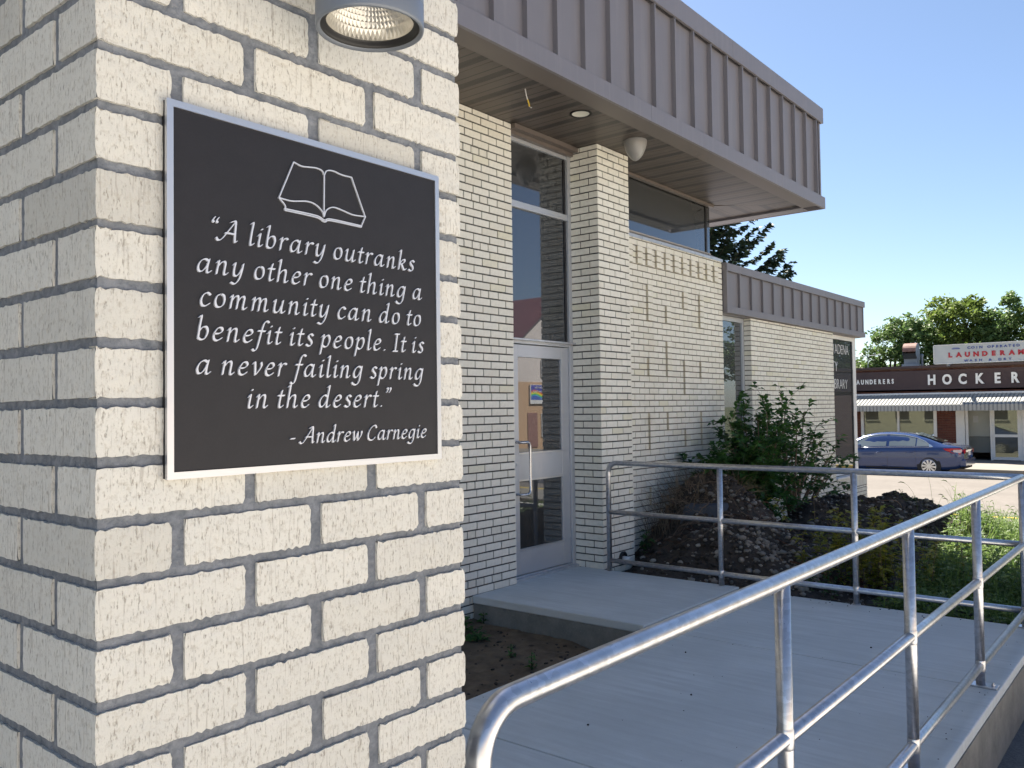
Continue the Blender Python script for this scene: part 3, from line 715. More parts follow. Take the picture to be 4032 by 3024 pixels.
while y < 12:
    a, c = y+.002, y+pit_-.002; b = MB()
    dx = lambda yy: 10.0+(4.83-yy)*(.87/.86)+.006 if yy < 4.83 else 10.03
    i0 = b.vs([(dx(a), a, SZ+.001), (10.866, a, SZ+.001), (10.866, c, SZ+.001), (dx(c), c, SZ+.001), (dx(a), a, SZ+.013), (10.866, a, SZ+.013), (10.866, c, SZ+.013), (dx(c), c, SZ+.013)])
    for f in [(0, 3, 2, 1), (0, 1, 5, 4), (1, 2, 6, 5), (2, 3, 7, 6), (3, 0, 4, 7), (4, 5, 6, 7)]: b.face([i0+q for q in f])
    b.build('soffit_board', M['soffit2'], lib); y += pit_
b = MB(); b.box(-3, 10.86, 3.95, 4.9, SZ+.016, SZ+.04); b.box(10.0, 10.95, 4.0, 13, SZ+.042, SZ+.05); b.build('soffit_backing', M['dark'], lib)
# little brown head trim over the door and over the strip window
b = MB(); b.box(5.897, 6.893, 4.738, 4.80, 4.105, SZ-.002); b.box(5.897, 6.893, 4.80, 4.845, 4.07, SZ-.004); b.box(7.47, 10.03, 4.80, 4.85, 4.118, SZ-.002); b.build('head_trim', M['band'], lib)
# --- strip window over the patterned wall, turning the corner
sw = MB(); sw.box(7.47, 9.93, 4.872, 4.885, 3.52, 4.148); sw.box(9.97, 9.98, 4.885, 9, 3.52, 4.148)
o = sw.build('window', M['glass'], lib)
b = MB(); b.box(9.915, 9.955, 4.862, 4.90, 3.50, 4.147); b.build('mullion', M['black'], o)
b = MB(); b.box(9.957, 10.03, 4.866, 4.90, 3.47, 4.146); b.build('corner_post', M['glass'], o)
b = MB(); b.box(7.47, 10.03, 4.855, 4.87, 3.495, 3.53); b.build('sill_bar', M['beige'], o)
b = MB(); i0 = b.vs([(7.47, 4.772, 3.462), (10.19, 4.772, 3.462), (10.03, 4.856, 3.515), (7.47, 4.856, 3.515)]); b.face((i0, i0+1, i0+2, i0+3)); b.build('sloping_sill', M['beige'], o)
b = MB(); b.box(7.47, 10.195, 4.768, 4.772, 3.428, 3.464); b.build('flashing', M['zinc'], o)
b = MB()
for i in range(7): b.lathe((7.75+i*.42, 4.7675, 3.444), [(.005, 0), (.0, -.002)], 8, 'y')
stuff(b.build('flashing_screws', M['dark'], o))
# --- door and its transom
dr = MB()
def fr(name, boxes, mt, p, bev=.002):
    b = MB()
    for q in boxes: b.box(*q)
    return b.build(name, mt, p, bevel=bev)
X0, X1 = 5.897, 6.893
frame = fr('door_frame', [(6.84, X1, 4.835, 4.91, .01, 4.08), (X0, 5.925, 4.835, 4.91, .01, 4.08), (5.925, 6.84, 4.845, 4.905, 3.425, 3.485), (5.925, 6.84, 4.845, 4.905, 2.168, 2.205), (5.925, 6.84, 4.85, 4.90, 4.04, 4.08)], M['dooralu'], lib)
fr('drip_cap', [(X0, 6.975, 4.80, 4.846, 2.196, 2.213)], M['zinc'], frame)
for za, zb in ((3.487, 4.038), (2.215, 3.423)):
    b = MB(); b.box(5.927, 6.838, 4.872, 4.878, za, zb); b.build('transom_pane', M['glass'], lib)
fr('pane_bead', [(6.81, 6.838, 4.862, 4.871, 2.216, 3.422), (6.81, 6.838, 4.862, 4.871, 3.488, 4.037)], M['black'], lib)
door = fr('door', [(5.928, 6.045, 4.858, 4.90, .055, 2.160), (6.715, 6.836, 4.858, 4.90, .055, 2.160), (6.045, 6.715, 4.8585, 4.8995, 2.045, 2.1595), (6.045, 6.715, 4.8585, 4.8995, .905, 1.165), (6.045, 6.715, 4.8585, 4.8995, .0555, .285)], M['dooralu'], lib)
for za, zb in ((1.167, 2.043), (.287, .903)):
    b = MB(); b.box(6.046, 6.714, 4.874, 4.88, za, zb); b.build('door_pane', M['glass'], door)
fr('glazing_bead', [(6.035, 6.725, 4.853, 4.858, 1.150, 1.166), (6.035, 6.725, 4.853, 4.858, .903, .920), (6.035, 6.725, 4.853, 4.858, .272, .288)], M['alu'], door, .001)
fr('threshold', [(5.90, 6.89, 4.80, 4.92, .008, .036), (5.93, 6.84, 4.835, 4.90, .036, .05)], M['zinc'], lib, .003)
b = MB(); hx = 6.115
pts = [(5.985, 4.858, 1.262), (5.985, 4.80, 1.262)]
pts = [(6.0, 4.858, 1.262), (6.0, 4.81, 1.262), (6.02, 4.79, 1.262), (6.08, 4.785, 1.262), (6.105, 4.785, 1.25), (6.115, 4.785, 1.225), (6.115, 4.785, .825), (6.105, 4.785, .80), (6.08, 4.785, .788), (6.02, 4.79, .788), (6.0, 4.81, .788), (6.0, 4.858, .788)]
b.tube(pts, .0125, 12); b.build('pull_handle', mat('stainless', (.55, .56, .58), .25, 1), door, True)
b = MB(); b.lathe((5.975, 4.857, 1.06), [(.0, -.012), (.017, -.012), (.02, -.004), (.02, .002)], 18, 'y'); b.build('lock_cylinder', M['alu'], door, True)
# --- wing: ribbed metal edge, window bays, corner window with lettering
F2 = 4.722
core('wing_roof', [(10.23, 15.93, 4.77, 24, 2.79, 3.40)], M['taupe'])
x = 10.235; i = 0
while x < 15.93:
    c = min(x+.381, 15.93)
    b = MB(); b.box(x+.016, c-.002, 4.757, 4.772, 2.865, 3.318); b.build('fascia_panel', M['taupe'], lib)
    if i: b = MB(); b.box(x-.004, x+.014, 4.726, 4.772, 2.867, 3.318); b.build('rib', M['taupe'], lib)
    x += .381; i += 1
for a, c in ((10.22, 13.9), (13.9, 15.965)):
    b = MB(); b.box(a, c-.003, F2, F2+.02, 2.775, 2.863); b.box(a, c-.003, F2+.02, 4.80, 2.7755, 2.785); b.build('trim', M['taupe'], lib, bevel=.002)
    b = MB(); b.box(a, c-.003, F2-.004, F2+.02, 3.32, 3.422); b.box(a, c-.003, F2+.02, 4.95, 3.405, 3.422); b.build('cap', M['taupe'], lib, bevel=.002)
b = MB(); b.box(10.205, 10.232, F2-.001, 4.783, 2.772, 3.424); b.box(10.198, 10.205, F2-.006, 4.783, 3.318, 3.426); b.build('end_return', M['taupe'], lib, bevel=.002)
b = MB(); b.box(15.93, 15.962, 4.745, 24, 2.776, 3.42); b.build('end_fascia', M['taupe'], lib)
b = MB(); b.box(10.2, 15.93, 4.80, 5.3, 2.768, 2.786); b.build('wing_soffit', M['taupe'], lib)
wn = MB(); wn.box(10.2, 11.0, 4.905, 4.912, -.1, 2.70); wn = wn.build('window', M['glass'], lib)
fr('frame', [(11.01, 11.062, 4.885, 4.95, -.1, 2.765), (10.192, 11.01, 4.885, 4.95, 2.705, 2.765)], M['dooralu'], wn)
cw = MB(); cw.box(14.40, 15.70, 4.905, 4.912, .37, 2.70); cw = cw.build('window', M['glass'], lib)
fr('frame', [(15.70, 15.735, 4.893, 4.93, .37, 2.72)], M['black'], cw)
fr('corner_post', [(15.735, 15.90, 4.885, 4.99, .34, 2.768)], M['white'], cw)
fr('frame', [(14.40, 15.735, 4.888, 4.94, 2.70, 2.767), (14.40, 15.735, 4.888, 4.94, .34, .372)], M['white'], cw)
fr('sill', [(14.40, 16.08, 4.755, 4.887, .300, .330)], M['white'], cw, .004)
# side of the library towards the street (seen in reflections)
es = MB(); es.box(15.55, 15.89, 5.0, 24, -1.2, 2.775); o = es.build('street_side_wall', None or M['fbrick'], lib)
m = M['sidebrick'] = mat('cream_brick_courses', rough=.8); v = coords(m)
sp = N(m, 'ShaderNodeSeparateXYZ'); L(m, v, sp.inputs[0]); cb = N(m, 'ShaderNodeCombineXYZ'); L(m, sp.outputs[1], cb.inputs[0]); L(m, sp.outputs[2], cb.inputs[1])
bt = N(m, 'ShaderNodeTexBrick'); L(m, cb.outputs[0], bt.inputs['Vector']); bt.inputs['Scale'].default_value = 1; bt.inputs['Brick Width'].default_value = .2096; bt.inputs['Row Height'].default_value = .0682; bt.inputs['Mortar Size'].default_value = .006
bt.inputs['Color1'].default_value = (.6, .57, .47, 1); bt.inputs['Color2'].default_value = (.66, .63, .53, 1); bt.inputs['Mortar'].default_value = (.2, .19, .17, 1); L(m, bt.outputs[0], bs(m).inputs['Base Color'])
o.data.materials[0] = m
for i, yy in enumerate((6.5, 10.0, 14.2, 16.1, 18.15)):
    b = MB(); b.box(15.88, 15.905, yy, yy+.85, .42, 1.9); q = b.build('window', M['dark'], lib)
    fr('sill', [(15.89, 15.96, yy-.05, yy+.9, .37, .417)], M['white'], q)
# lettering inside the corner glass
def text_obj(name, s, loc, size, mt, parent, axis='f', ext=.002, xs_=1, off=0, spacing=1, align='LEFT'):
    cu = bpy.data.curves.new(name, 'FONT'); cu.body = s; cu.size = size; cu.extrude = ext; cu.offset = off; cu.resolution_u = 3; cu.space_character = spacing; cu.align_x = align
    t = bpy.data.objects.new('tmp', cu); COL.objects.link(t)
    me = bpy.data.meshes.new_from_object(t.evaluated_get(bpy.context.evaluated_depsgraph_get())); bpy.data.objects.remove(t); bpy.data.curves.remove(cu)
    me.name = name; me.materials.clear(); me.materials.append(mt)
    for v_ in me.vertices: v_.co.x *= xs_
    R_ = Matrix.Rotation(math.pi/2, 4, 'X')
    if axis == 'x': R_ = Matrix.Rotation(-math.pi/2, 4, 'Z') @ R_     # faces -X, reads towards -Y
    if axis == 'b': R_ = Matrix.Rotation(math.pi, 4, 'Z') @ R_        # faces +Y
    me.transform(Matrix.Translation(loc) @ R_)
    o = bpy.data.objects.new(name, me); COL.objects.link(o); par(o, parent); return o
text_w = lambda o: (min(v_.co.x for v_ in o.data.vertices), max(v_.co.x for v_ in o.data.vertices), min(v_.co.y for v_ in o.data.vertices), max(v_.co.y for v_ in o.data.vertices))
for s, zb, xe in (('WADENA', 2.445, 15.56), ('CITY', 2.14, 14.95), ('LIBRARY', 1.838, 15.46)):
    h = .185; x = xe
    for c in s[::-1]:
        o = text_obj('letter', c, (0, 4.9015, zb), h/.729, M['whitelet'], cw, ext=.0012, xs_=.92, off=-.006)
        a, e, _, _ = text_w(o)
        for v_ in o.data.vertices: v_.co.x += x-e
        x -= (e-a)+.026
# --- small things on the library
gl = thing('globe_light', 'frosted egg-shaped ceiling light hanging under the high roof edge', 'light', (7.08, 4.194, 4.149))
b = MB(); b.lathe((7.08, 4.194, 4.149), [(.112, 0), (.112, -.004), (.1115, -.02), (.107, -.05), (.096, -.088), (.079, -.126), (.056, -.16), (.030, -.185), (.010, -.196), (0, -.198)], 32); b.build('shade', M['globe'], gl, True)
dl = thing('recessed_downlight', 'round recessed downlight with pale reflector in the brown soffit above the door', 'light', (6.1, 4.159, 4.149))
b = MB(); b.lathe((6.1, 4.159, 4.149), [(.098, 0), (.098, -.006), (.080, -.007), (.076, .0)], 36); b.build('ring', M['dark'], dl, True)
b = MB(); b.lathe((6.1, 4.159, 4.149), [(.0765, -.004), (.066, -.0005), (.0, -.0005)], 36); b.build('reflector', mat('pale_reflector', (.85, .83, .72), .3, .3), dl, True)
wr = MB(); wr.tube([(5.33, 4.171, 4.152), (5.345, 4.171, 4.10), (5.36, 4.171, 4.07)], .0045, 8); 
wt = thing('loose_wires', 'loose yellow-tipped wires dangling from the brown soffit', 'wires', (5.33, 4.171, 4.15))
wr.build('sheath', M['white'], wt, True)
b = MB(); b.tube([(5.36, 4.171, 4.072), (5.375, 4.171, 4.045), (5.385, 4.172, 4.022)], .006, 8); b.build('yellow_tip', M['yellow'], wt, True)
b = MB(); b.tube([(5.385, 4.172, 4.024), (5.402, 4.17, 4.014), (5.408, 4.166, 4.02), (5.398, 4.168, 4.01)], .0022, 6); b.build('bare_end', M['alu'], wt, True)
pp = thing('outlet_pipe', 'short white pipe stub with a black collar low on the brick door pier', 'pipe', (7.23, 4.51, .06))
b = MB(); b.lathe((7.23, 4.514, .075), [(.062, 0), (.066, -.02), (.05, -.03), (.05, -.004), (.0, -.004)], 28, 'y'); b.build('collar', M['black'], pp, True)
b = MB(); b.lathe((7.24, 4.51, .062), [(.030, .0), (.030, -.085), (.022, -.085), (.022, -.03), (0, -.03)], 24, 'y'); b.build('stub', M['white'], pp, True)
oc = thing('outdoor_socket', 'weatherproof grey socket box on the wing wall behind the shrub', 'socket', (13.13, 4.77, .31))
b = MB(); b.box(13.07, 13.145, 4.72, 4.783, .25, .37); b.build('box', M['lampgrey'], oc, bevel=.006)
b = MB(); b.box(13.15, 13.23, 4.70, 4.783, .262, .385); b.build('clear_cover', M['white'], oc, bevel=.01)
# ================================================================ RAILINGS
ZR = (1.04, .572, .112); RR = .0242
def rail(name, label, axis, pos, stops, ends, bend):
    st = thing(name, label, 'railing', ((stops[0], pos, 0) if axis == 'x' else (pos, stops[0], 0)), 'galvanised pipe railings round the platform')
    W = (lambda u, z, o=0: (u, pos+o, z)) if axis == 'x' else (lambda u, z, o=0: (pos+o, u, z))
    a, e = ends
    r = .095; n = 8
    # top rail with a swept bend down into the end post
    sg = 1 if bend == a else -1
    pts = [W(bend, 0.0), W(bend, ZR[0]-r)]+[W(bend+sg*(r-r*math.cos(t*math.pi/2/n)), ZR[0]-r+r*math.sin(t*math.pi/2/n)) for t in range(1, n+1)]
    other = e if bend == a else a
    L_ = abs(other-bend); pts += [W(bend+sg*(r+(L_-r)*i/10), ZR[0]) for i in range(1, 11)]
    b = MB(); b.tube(pts, RR, 20); b.build('top_rail', M['galv'], st, True)
    for z in ZR[1:]: b = MB(); b.tube([W(a, z), W(e, z)], RR*.92, 18); b.build('rail', M['galv'], st, True)
    for s in stops:
        b = MB(); b.tube([W(s, .004), W(s, ZR[0]-.012)], RR, 18); p = b.build('post', M['galv'], st, True)
        for z in ZR[1:]: b = MB(); b.lathe(W(s, z), [(RR+.0003, -.031), (RR+.0022, -.025), (RR+.0022, .025), (RR+.0003, .031)], 18); b.build('weld_collar', M['galv'], p, True)
        cx, cy, _ = W(s, 0); b = MB()
        if axis == 'x': b.box(cx-.04, cx+.04, cy-.085, cy+.06, .001, .011)
        else: b.lathe((cx, cy, .001), [(.032, 0), (.032, .006), (.0, .006)], 18)
        b.build('base_plate', M['galv'], p, bevel=.002 if axis == 'x' else 0)
        if axis == 'x':
            b = MB()
            for dy in (-.062,): b.lathe((cx, cy+dy, .011), [(.011, 0), (.011, .009), (.005, .011), (.005, .018), (0, .018)], 6)
            b.build('bolt', M['galv'], p)
    return st
rail('railing', 'long near railing of galvanised pipe running from the brick pier along the platform edge', 'x', 1.0, [2.50, 3.905, 5.30, 6.845], (1.118, 6.86), 1.118)
rail('railing', 'far railing of galvanised pipe between the door pier and the planting bed', 'y', 6.87, [2.15, 3.285], (1.0, 4.432), 4.432)
# ================================================================ LAUNDRY ACROSS THE STREET
XF = 39.75
la = thing('laundry_building', 'low laundry shop with maroon fascia, striped metal awning and white lettering across the street', 'building', (XF, 8, -.83))
def lab(name, boxes, mt, p=None, bev=0):
    b = MB()
    for q in boxes: b.box(*q)
    return b.build(name, mt, p or la, bevel=bev)
lab('shell', [(XF+.45, 56, -8, 14.2, -1, 3.05), (XF+.12, XF+.45, -8, 14.2, 1.9, 3.05)], M['rmortar'])
lab('parapet_cap', [(XF-.06, XF+.5, -8, 14.25, 3.10, 3.20)], M['maroon'])
lab('roof', [(XF+.5, 56.1, -8, 14.2, 3.06, 3.12)], M['greymetal'])
fa = lab('fascia', [(XF-.05, XF+.1, -8, 14.2, 2.16, 2.985)], M['maroon'])
RB = MB(); R3 = random.Random(9)
def rbricks(y0, y1, z0, z1, off=0, asobj=None, L_=.21, H_=.0735):
    k = 0; z = z0
    while z+H_ <= z1+.002:
        y = y0+(L_/2 if k % 2 else 0); E = [y0]
        while y < y1-.03:
            if y > y0+.03: E.append(y)
            y += L_
        E.append(y1)
        for a, c in zip(E[:-1], E[1:]):
            b = MB(); b.box(0, .03, 0, c-a-.012, 0, H_-.013, 'k')
            if asobj is not None:
                key = ('r', round(c-a, 3))
                if key not in share: me = bpy.data.meshes.new('brick'); me.from_pydata(b.v, [], b.f); me.materials.append(M['rbrick']); share[key] = me
                instance('brick', share[key], (XF+off-R3.uniform(0, .006), a+.006, z), la)
            else:
                i0 = len(RB.v); RB.tone = R3.random(); RB.vs([(XF+off+p[0], a+.006+p[1], z+p[2]) for p in b.v])
                for f in b.f: RB.face([i0+q for q in f])
        z += H_; k += 1
lab('pier', [(XF+.03, XF+.5, 8.16, 8.90, -.9, 2.0), (XF+.03, XF+.5, 12.05, 14.2, -.9, 2.0)], M['rmortar'])
rbricks(8.16, 8.90, -.82, 1.80, 0, 1)
rbricks(12.05, 14.2, -.82, 1.80, 0)
rbricks(3.0, 14.2, 2.03, 2.16, .09); rbricks(3.0, 14.2, 2.995, 3.09, .09)
stuff(RB.build('small_bricks', M['rbrick'], la))
lab('wall_band', [(XF+.12, XF+.3, -8, 14.2, 1.98, 2.17), (XF+.12, XF+.3, -8, 14.2, 2.98, 3.1)], M['rmortar'])
# shop window
sw = lab('window', [(XF+.10, XF+.11, 8.98, 12.0, -.25, 1.9)], M['glass2'])
lab('frame', [(XF+.0, XF+.12, 8.90, 9.03, -.3, 1.9)], M['white'], sw); lab('frame', [(XF, XF+.12, 11.93, 12.05, -.3, 1.9)], M['white'], sw)
lab('mullion', [(XF+.02, XF+.12, 10.42, 10.51, -.3, 1.9)], M['white'], sw); lab('sill', [(XF-.02, XF+.12, 8.9, 12.05, -.34, -.3)], M['white'], sw)
lab('stall_riser', [(XF+.05, XF+.3, 8.9, 12.05, -.9, -.34)], M['rmortar'])
# recess, open doorway, glazed door leaf
lab('white_pier', [(XF-.02, XF+.2, 7.82, 8.155, -.83, 1.95), (XF+.2, XF+.45, 7.80, 8.15, -.83, 1.95)], M['white'])
lab('white_pier', [(XF-.02, XF+.3, 5.35, 5.72, -.83, 1.95)], M['white'])
df = lab('door_frame', [(XF+.02, XF+.12, 7.70, 7.80, -.83, 1.93), (XF+.02, XF+.12, 6.81, 6.885, -.83, 1.93), (XF+.02, XF+.12, 5.73, 5.80, -.83, 1.93), (XF+.02, XF+.12, 5.8, 7.7, 1.36, 1.93)], M['white'])
dl_ = lab('door_leaf', [(XF+.03, XF+.08, 6.72, 6.808, -.81, 1.355), (XF+.03, XF+.08, 5.802, 5.90, -.81, 1.355), (XF+.03, XF+.08, 5.9, 6.72, -.81, -.69), (XF+.03, XF+.08, 5.9, 6.72, .13, .24), (XF+.03, XF+.08, 5.9, 6.72, 1.24, 1.355)], M['white'])
lab('pane', [(XF+.05, XF+.06, 5.9, 6.72, .242, 1.239)], M['glass2'], dl_); lab('pane', [(XF+.05, XF+.06, 5.9, 6.72, -.689, .129)], M['glass2'], dl_)
lab('push_plate', [(XF-.0, XF+.028, 6.76, 6.80, .0, .22)], M['white'], dl_)
inn = lab('inner_wall', [(XF+.75, XF+.8, 5.35, 8.0, .12, 1.35)], M['interior'])
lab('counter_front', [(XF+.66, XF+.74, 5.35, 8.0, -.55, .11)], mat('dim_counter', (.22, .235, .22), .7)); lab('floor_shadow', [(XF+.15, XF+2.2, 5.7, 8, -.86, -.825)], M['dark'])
lab('poster', [(XF+.73, XF+.749, 7.45, 7.64, .72, 1.0)], M['white'], inn); lab('notice_board', [(XF+.73, XF+.749, 6.95, 7.2, .76, .9)], M['interior'], inn)
for q in (la.children):
    pass
# open the shell behind the doorway: dark side linings
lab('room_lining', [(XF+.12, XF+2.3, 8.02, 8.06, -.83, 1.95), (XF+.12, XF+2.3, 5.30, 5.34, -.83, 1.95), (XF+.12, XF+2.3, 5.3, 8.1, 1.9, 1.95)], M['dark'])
for o in list(bpy.data.objects):
    if o.name == 'shell':
        o.data.clear_geometry(); b = MB()
        for q in [(XF+2.3, 56, -8, 14.2, -1, 3.05), (XF+.12, XF+2.3, 8.07, 14.2, -1, 3.05), (XF+.12, XF+2.3, -8, 5.29, -1, 3.05), (XF+.12, XF+2.3, 5.29, 8.07, 1.96, 3.05)]: b.box(*q)
        o.data.from_pydata(b.v, [], b.f)
# awning: sloping striped strips with a hanging valance
aw = la
y = 3.0; pitch = .148; k = 0; XA, ZA0, ZA1 = 38.45, 1.93, 1.475
while y < 14.2:
    b = MB(); w_ = pitch*.62
    for (a, c, dz, mi) in ((y, y+w_, .028, 0), (y+w_, y+pitch, 0, 0)):
        i0 = b.vs([(XA, a, ZA1+dz), (XA, c, ZA1+dz), (XF-.05, c, ZA0+dz), (XF-.05, a, ZA0+dz), (XA, a, ZA1-.02), (XA, c, ZA1-.02), (XF-.05, c, ZA0-.02), (XF-.05, a, ZA0-.02)])
        for f in [(0, 1, 2, 3), (4, 7, 6, 5), (0, 4, 5, 1), (1, 5, 6, 2), (2, 6, 7, 3), (3, 7, 4, 0)]: b.face([i0+q for q in f])
    b.m = 1
    for t in range(5):   # louvre nicks
        f0 = .12+t*.18; f1 = f0+.08
        P = lambda f, yy: (XA+(XF-.05-XA)*f, yy, ZA1+(ZA0-ZA1)*f+.002)
        b.poly([P(f0, y+w_), P(f0, y+pitch), P(f1, y+pitch), P(f1, y+w_)])
    b.m = 0
    b.box(XA-.03, XA, y, y+w_, ZA1-.235, ZA1+.03); b.m = 1; b.box(XA-.015, XA, y+w_, y+pitch, ZA1-.225, ZA1+.0)
    b.build('awning_strip', [M['awn'], M['awns']], la)
    y += pitch; k += 1
lab('awning_flashing', [(XF-.08, XF+.02, 3, 14.2, 1.945, 2.02)], M['white'])
# lettering on the fascia
def slab_letters():
    x = 12.20
    for c, yc in zip('LAUNDERERS', [12.38+.0]+[12.19-.198*i*1.0 for i in range(9)]): pass
ys = [12.16-.1965*i for i in range(9)]
for c, yc in zip('AUNDERERS', [12.11-.188*i for i in range(9)]):
    o = text_obj('letter', c, (XF-.062, yc+.065, 2.46), .28, M['whitelet'], fa, axis='x', ext=.012, off=.012, xs_=.66)
for c, ya in zip('HOCKER', (9.20, 8.62, 8.00, 7.36, 6.66, 6.06)):
    text_obj('letter', c, (XF-.085, ya, 2.375), .58, M['whitelet'], fa, axis='x', ext=.03, off=.022, xs_=.78)
# rooftop sign
rs = thing('rooftop_sign', 'long white rooftop sign with blue and red lettering above the maroon fascia', 'sign', (38.9+.9, 5, 3.2))
XS = 39.0
lab('panel', [(XS, XS+.25, 2, 8.76, 3.235, 3.98)], M['signface'], rs); lab('edge', [(XS-.02, XS+.27, 2, 8.78, 3.98, 4.01)], M['white'], rs); lab('edge', [(XS-.02, XS+.27, 2, 8.78, 3.205, 3.235)], M['white'], rs); lab('edge', [(XS-.02, XS+.27, 8.76, 8.79, 3.205, 4.01)], M['white'], rs)
lab('support_leg', [(XS+.3, XS+.95, 8.3, 8.36, 3.12, 3.3)], M['greymetal'], rs); lab('support_leg', [(XS+.3, XS+.95, 5.3, 5.36, 3.12, 3.3)], M['greymetal'], rs)
def line_(s, ya, yb, z, size, mt, off=0, ext=.008, xs_=1.25):
    n = len(s); st = (ya-yb)/(n-1)
    for i, c in enumerate(s):
        if c == ' ': continue
        o = text_obj('letter', c, (XS-.012, 0, z), size, mt, rs, axis='x', ext=ext, off=off, xs_=xs_)
        ys_ = [v_.co.y for v_ in o.data.vertices]; cy = (min(ys_)+max(ys_))/2
        for v_ in o.data.vertices: v_.co.y += ya-st*i-cy
line_('COIN OPERATED', 7.44, 5.67, 3.79, .135, M['bluelet'], .003)
line_('LAUNDERAM', 8.14, 5.58, 3.475, .262, M['redlet'], .014, xs_=1.05)
line_('WASH & DRY', 7.55, 5.97, 3.265, .125, M['bluelet'], .003)
lab('maker_mark', [(XS-.006, XS, 7.78, 8.08, 3.80, 3.835)], M['bluelet'], rs); lab('maker_mark', [(XS-.006, XS, 7.82, 8.04, 3.85, 3.865)], M['bluelet'], rs)
# vent hood, flue, aerial
vh = thing('roof_vent', 'brown curved exhaust hood on a grey curb on the laundry roof', 'vent', (41.7, 10.4, 3.12))
b = MB(); n = 14; yc0, yc1 = 10.05, 10.62; cx, cz, rr_ = 41.75, 3.93, .42
for yy in (yc0, yc1):
    pass
ring = [(cx-.42*math.cos(t*math.pi/2/7), cz+.40*math.sin(t*math.pi/2/7)) for t in range(8)]+[(cx+.30*math.sin(t*math.pi/2/5), cz+.02+.38*math.cos(t*math.pi/2/5)) for t in range(6)]+[(cx+.30, 3.55)]
i0 = len(b.v)
for x_, z_ in ring: b.v += [(x_, yc0, z_), (x_, yc1, z_)]
for i in range(len(ring)-1): a = i0+2*i; b.face((a, a+1, a+3, a+2))
o = b.build('hood_shell', M['rustbrown'], vh)
for yy in (yc0, yc1): b = MB(); b.poly([(x_, yy, z_) for x_, z_ in ring]+[(cx-.1, yy, 3.55), (cx-.42, yy, 3.80)]); b.build('side_plate', M['greymetal'], vh)
lab('mouth_screen', [(cx-.36, cx-.3, yc0+.01, yc1-.01, 3.6, 3.85)], M['dark'], vh); lab('neck', [(41.5, 42.0, 10.06, 10.6, 3.35, 3.62)], M['greymetal'], vh); lab('curb', [(41.4, 42.1, 10.0, 10.68, 3.12, 3.37)], M['greymetal'], vh)
fl = thing('roof_flue', 'thin grey flue pipe beside the rooftop sign', 'pipe', (41.9, 9.93, 3.12))
b = MB(); b.lathe((41.9, 9.93, 3.12), [(.05, 0), (.05, .58), (.075, .6), (.075, .68), (0, .72)], 14); b.build('pipe', M['greymetal'], fl, True)
ant = thing('roof_aerial', 'thin television aerial on the left end of the laundry roof', 'aerial', (42, 12.34, 3.12))
b = MB(); b.tube([(42, 12.34, 3.1), (42, 12.34, 3.9)], .018, 6); b.build('mast', M['greymetal'], ant)
b = MB(); b.tube([(42, 12.62, 3.84), (42, 11.75, 3.90)], .013, 6); b.build('boom', M['greymetal'], ant)
for yy in (12.5, 12.3, 12.1, 11.9): b = MB(); b.tube([(41.8, yy, 3.86), (42.2, yy, 3.86)], .008, 5); b.build('rod', M['greymetal'], ant)
# distant house with a grey roof glimpsed behind
bh = thing('distant_house', 'distant house with a low brown shingled roof left of the trees', 'house', (60, 19, -1))
lab('wall', [(59, 66, 17.4, 26, -1.1, 3.9)], M['siding'], bh)
b = MB(); i0 = b.vs([(58.5, 17.0, 3.85), (58.5, 26.5, 3.85), (66.5, 26.5, 3.85), (66.5, 17.0, 3.85), (62.5, 20, 4.9), (62.5, 24, 4.9)])
for f in [(0, 1, 5, 4), (1, 2, 5), (2, 3, 4, 5), (3, 0, 4)]: b.face([i0+q for q in f])
b.build('roof', noisy('brown_shingle', (.16, .11, .09), (.22, .16, .13), 3, .9, .2), bh)
# ================================================================ CAR (parked along the far kerb, nose away to the left)
car = thing('parked_car', 'dark blue saloon car parked at the far kerb in front of the laundry', 'car', (33.1, 8.9, -.965))
CX, CY, CZ = 33.09, 6.42, -.965      # centre line, tail end, ground
HW = .90
# stations from the tail: (y, sill z, belt z, roof z, half width belt, half width roof, tail?)
ST = [(.00, .52, .86, .88, .70, .66), (.05, .36, .95, .985, .80, .74), (.16, .28, .985, 1.03, .86, .77), (.35, .25, 1.0, 1.055, .885, .76), (.62, .22, 1.0, 1.085, .90, .73), (.85, .21, .995, 1.17, .905, .70), (1.15, .20, .985, 1.29, .91, .66), (1.45, .20, .975, 1.385, .915, .64), (1.80, .20, .965, 1.455, .918, .63), (2.2, .20, .955, 1.495, .92, .63), (2.6, .20, .945, 1.50, .92, .63), (2.95, .20, .935, 1.475, .92, .63), (3.3, .20, .925, 1.40, .918, .64), (3.6, .20, .915, 1.27, .915, .68), (3.9, .20, .90, 1.09, .91, .76), (4.1, .21, .87, .985, .90, .78), (4.35, .22, .83, .92, .88, .76), (4.6, .24, .76, .84, .84, .70), (4.74, .28, .66, .74, .76, .60), (4.80, .40, .55, .58, .62, .5)]
def sect(s):
    y, zs, zb, zr, wb, wr_ = s; o = []
    mid = zs+(zb-zs)*.55
    o += [(wb-.10, zs-.02), (wb-.03, zs+.03), (wb+.004, zs+(mid-zs)*.6), (wb+.008, mid), (wb-.004, zb-.09), (wb-.035, zb)]
    g_ = zr-zb
    o += [(wb-.05-(wb-.05-wr_)*.35, zb+g_*.38), (wb-.05-(wb-.05-wr_)*.72, zb+g_*.74), (wr_-.03, zb+g_*.94), (wr_*.72, zr-.004), (wr_*.35, zr+.010), (0, zr+.014)]
    return o
b = MB(); n = 12; secs = [sect(s) for s in ST]
for s, q in zip(ST, secs):
    for sg in (-1, 1):
        for w_, z_ in q: b.v.append((CX+sg*w_, CY+s[0], CZ+z_))
